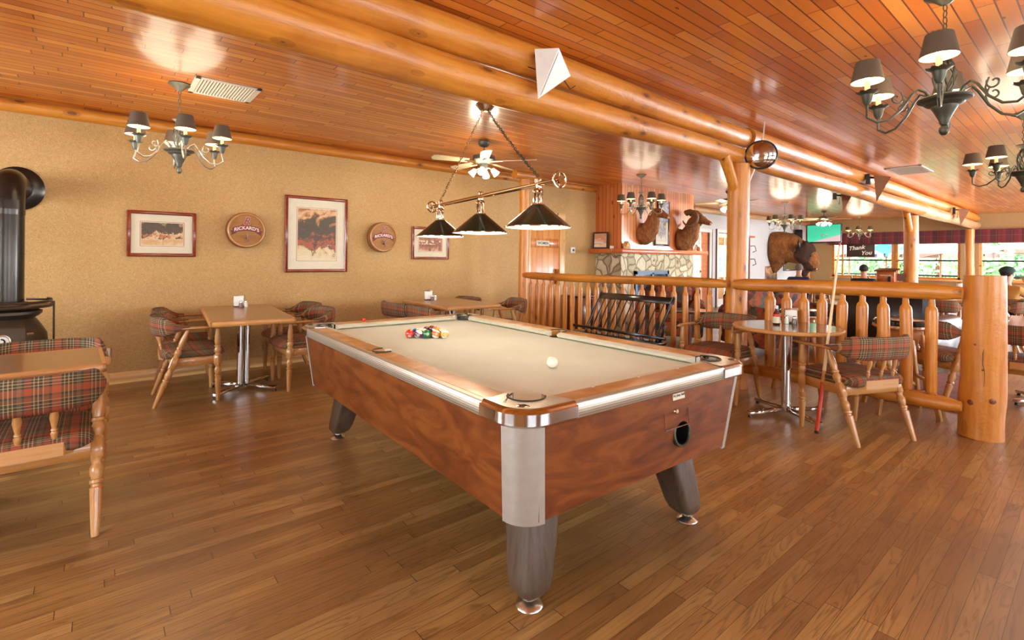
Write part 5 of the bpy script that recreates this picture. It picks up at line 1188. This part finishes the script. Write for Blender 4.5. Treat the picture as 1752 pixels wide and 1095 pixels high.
picture('brown framed photograph of people, low on the pale wall under the bison',16.75,.90,.86,.46,None,paint('sepia group photograph',[(.3,'3A2414'),(.5,'8A5A34'),(.65,'D0A878'),(.8,'4A2C18')],(6,1,8)),fw=.03,mt=0,y=YW,group=None,fm='frame')
o=thing('framed_mirror','dark framed mirror reflecting green outdoors, below the bison chin','mirror',(18.3,YW,1.20)); b=B()
for q in ((-.6,.6,.19,.23),(-.6,.6,-.23,-.19),(-.6,-.55,-.23,.23),(.55,.6,-.23,.23)): b.box(q[0],q[1],-.04,0,q[2],q[3],b=.005)
b.o('frame',M['blackgloss'],o); B().box(-.55,.55,-.02,-.01,-.19,.19).o('mirror_glass',plain('mirror silvering','C8D8D0',.05,1,var=.02),o)
o=thing('coat_rack','narrow wooden coat rack with metal hooks beside the far door','coat rack',(15.15,YW-.015,.75)); B().box(-.14,.02,-.04,0,0,1.25,b=.01).o('board',M['darkz'],o); B().box(-.18,.22,-.10,0,1.25,1.30,b=.005).o('cap',M['mantle'],o)
for z in (.45,.85): B().tube([(.1,-.01,z+.15),(.1,-.14,z+.15),(.1,-.18,z),(.1,-.08,z-.04)],.012,6).o('hook',M['blackmetal'],o)
# ================================================================ outdoors
GZ=-.25
struct(B().box(XW+.16,24.5,-8,14,GZ-.1,GZ).o('deck_floor',plain('grey deck boards','9A9890',.7,sc=4)))
struct(B().box(24.5,120,-60,80,GZ-1.6,GZ-1.4).o('ground',plain('meadow grass','5A8A34',.9,sc=3,var=.2)))
o=thing('deck_railing','black metal deck railing outside the windows','railing',(24.2,-6,GZ)); b=B().box(-.03,.03,0,18,1.02,1.08); b.box(-.02,.02,0,18,.1,.14); b.o('rails',M['blackmetal'],o)
for k in range(10): B().box(-.045,.045,-.045+k*2,.045+k*2,0,1.1).o('post',M['blackmetal'],o)
b=B(); [b.box(-.009,.009,y*.125-.009,y*.125+.009,.12,1.04) for y in range(1,144)]; b.o('pickets',M['blackmetal'],o,kind='stuff')
def umbrella(label,x,y,r,z,mat):
    o=thing('patio_umbrella',label,'umbrella',(x,y,GZ),.2,'patio umbrellas'); n=8; vs=[(0,0,z+.62)]
    for k in range(n): a=2*PI*k/n; vs.append((r*math.cos(a),r*math.sin(a),z+.12))
    for k in range(n): a=2*PI*k/n; vs.append((r*math.cos(a),r*math.sin(a),z))
    for k in range(n): a=2*PI*(k+.5)/n; vs.append((r*.94*math.cos(a),r*.94*math.sin(a),z+.0))
    fs=[(0,1+k,1+(k+1)%n) for k in range(n)]+[(1+k,9+k,17+k,1+(k+1)%n) for k in range(n)]
    B().add(vs,fs).o('canopy',mat,o,smooth=10); B().tube([(0,0,0),(0,0,z+.66)],.028,10).o('pole',M['mantle'],o); B().lathe([(.25,0),(.25,.06),(.05,.1),(0,.1)],None,16).o('base',M['blackmetal'],o)
tanc=plain('tan umbrella canvas','A07A68',.8); 
umbrella('tan patio umbrella seen right of the far post',22.3,3.7,1.45,1.72,tanc); umbrella('tan patio umbrella in the rightmost window',22.2,1.25,1.4,1.85,tanc); umbrella('tan patio umbrella at the left edge of the first window',22.6,6.5,1.3,1.72,tanc); umbrella('bright blue patio umbrella behind the Thank You sign',23.2,5.45,.9,1.75,plain('blue umbrella canvas','1A7AC8',.7))
def leafmat(nm,a,c):
    t=NT(nm); n=t.noise(t.co,1.2,3); return t.set(t.ramp(n,[(.35,a),(.65,c)]),.6)
LM=[leafmat('fresh green leaves','88AA68','C4D89C'),leafmat('mid green leaves','6E9858','B0C890')]
def tree(label,x,y,h,r,k,conif=False):
    rnd=random.Random(k); o=thing('tree',label,'tree',(x,y,GZ-1.4),0,'trees beyond the deck'); B().tube([(0,0,0),(.1,0,h*.45),(0,0,h*.9)],[.18,.13,.03],8).o('trunk',M['darkz'],o)
    b=B(); 
    for i in range(2600):
        if conif: z=rnd.random()**1.3; rr=r*(1-z)*(.4+.6*rnd.random()); a=rnd.random()*6.28; p=V(rr*math.cos(a),rr*math.sin(a),h*(.12+.86*z))
        else:
            q=V(rnd.gauss(0,1),rnd.gauss(0,1),rnd.gauss(0,1)).normalized(); q*= (1+.25*noise.noise(q*2.2+V(k,0,0)))*(.75+.28*rnd.random()); p=V(q.x*r,q.y*r,h*.62+q.z*h*.42)
        u=V(rnd.gauss(0,1),rnd.gauss(0,1),rnd.gauss(0,1)).normalized(); w_=u.orthogonal().normalized(); s_=.10+.10*rnd.random(); l=len(b.v); b.v+=[tuple(p-u*s_),tuple(p-w_*s_*.5),tuple(p+u*s_),tuple(p+w_*s_*.5)]; b.f.append((l,l+1,l+2,l+3))
    b.o('crown',LM[k%2],o)
for i,(x,y,h,r,cf,l) in enumerate(((30,9.5,4.2,2.2,0,'round leafy tree outside, leftmost in the windows'),(31,7.2,5.0,1.5,1,'narrow conifer outside behind the Thank You sign'),(29.5,5.0,4.4,2.3,0,'round leafy tree outside behind the man in black'),(30,1.9,4.6,2.4,0,'round leafy tree outside right of the far post'),(33,3.6,6,1.8,1,'tall conifer outside behind the tan umbrella'),(31,-.8,4.6,2.5,0,'round leafy tree outside in the rightmost window'),(38,-4,6,3.5,0,'round leafy tree outside at the right frame edge'),(37,12,6.5,3.2,0,'large distant leafy tree outside at the left'),(42,6,7,4.0,0,'large distant leafy tree outside, centre'),(42,0,7,4.2,0,'large distant leafy tree outside, right'))): tree(l,x,y,h,r,i,cf)
b=B(); N=30; vs=[];fs=[]
for i in range(N+1):
    for j in range(12): y=-60+150*i/N; x=60+j*6; vs.append((x,y,GZ-1.5+ (j/11)*9*(1+.4*noise.noise(V(y*.05,j*.1,0)))+.8*noise.noise(V(y*.2,j*.5,3))))
for i in range(N):
    for j in range(11): a=i*12+j; fs.append((a,a+1,a+13,a+12))
struct(b.add(vs,fs).o('hills',plain('wooded hill','6A9A6A',.9,sc=2,var=.3)))
# ================================================================ light and camera
wd=bpy.data.worlds.new('sky'); sc.world=wd; wd.use_nodes=True; nt=wd.node_tree; bg=nt.nodes['Background']; tc=nt.nodes.new('ShaderNodeTexCoord'); sp=nt.nodes.new('ShaderNodeSeparateXYZ'); rp=nt.nodes.new('ShaderNodeValToRGB')
nt.links.new(tc.outputs['Generated'],sp.inputs[0]); nt.links.new(sp.outputs[2],rp.inputs[0]); nt.links.new(rp.outputs[0],bg.inputs[0]); rp.color_ramp.elements[0].color=(.92,.96,1,1); rp.color_ramp.elements[1].color=(.45,.68,1,1); bg.inputs[1].default_value=7
def area(name,loc,rot,sx,sy,e,col=(.86,.93,1)):
    l=bpy.data.lights.new(name,'AREA'); l.shape='RECTANGLE'; l.size=sx; l.size_y=sy; l.energy=e; l.color=col; o=bpy.data.objects.new(name,l); C.objects.link(o); o.location=loc; o.rotation_euler=rot; return o
for a,c,z0,z1 in RW: area('daylight_lamp',((a+c)/2,-4.45,(z0+z1)/2),(PI/2,0,0),c-a,z1-z0,30 if a<1 else (70 if a<4 else (55 if a<8 else 420)),(.82,.9,1))
for a,c,z0,z1 in LW: area('daylight_lamp',(-3.45,(a+c)/2,(z0+z1)/2),(PI/2,0,-PI/2),c-a,z1-z0,80,(.8,.9,1))
for a,c,z0,z1 in WN: area('daylight_lamp',(XW+.25,(a+c)/2,(z0+z1)/2),(PI/2,0,PI/2),c-a,z1-z0,120) if 0 else None
area('added_end_daylight',(XW+1.6,2.6,3.6),(0,.9,0),3,8,900,(.9,.95,1))  # added lamp hidden above the window heads, brightens far floor and logs
area('daylight_lamp',(XW+.3,-2.4,1.5),(0,PI/2,0),1.42,3.0,1000,(.78,.87,1))  # added strong lamp outside the out-of-view window, for sheen on ceiling and floor
F,HYP,ROLL,YAW,H=850,442.5,.009,.6945,1.30
cam=bpy.data.cameras.new('camera'); co=bpy.data.objects.new('camera',cam); C.objects.link(co); sc.camera=co
cam.sensor_fit='HORIZONTAL'; cam.sensor_width=36; cam.lens=F/1752*36; cam.shift_y=-(547.5-HYP)/1752; cam.shift_x=0; cam.clip_start=.05; cam.clip_end=300
fw=V(math.sin(YAW),math.cos(YAW),0); rt=V(math.cos(YAW),-math.sin(YAW),0); up=V(0,0,1)
R3=Matrix((rt,up,-fw)).transposed().to_4x4()
co.matrix_world=Matrix.Translation((0,0,H))@R3@RZ(ROLL)
sc.view_settings.view_transform='Standard'; sc.view_settings.look='None'; sc.view_settings.gamma=1; sc.view_settings.exposure=0.6; sc.view_settings.use_curve_mapping=False
sc.cycles.max_bounces=8; sc.cycles.diffuse_bounces=5; sc.cycles.sample_clamp_indirect=6
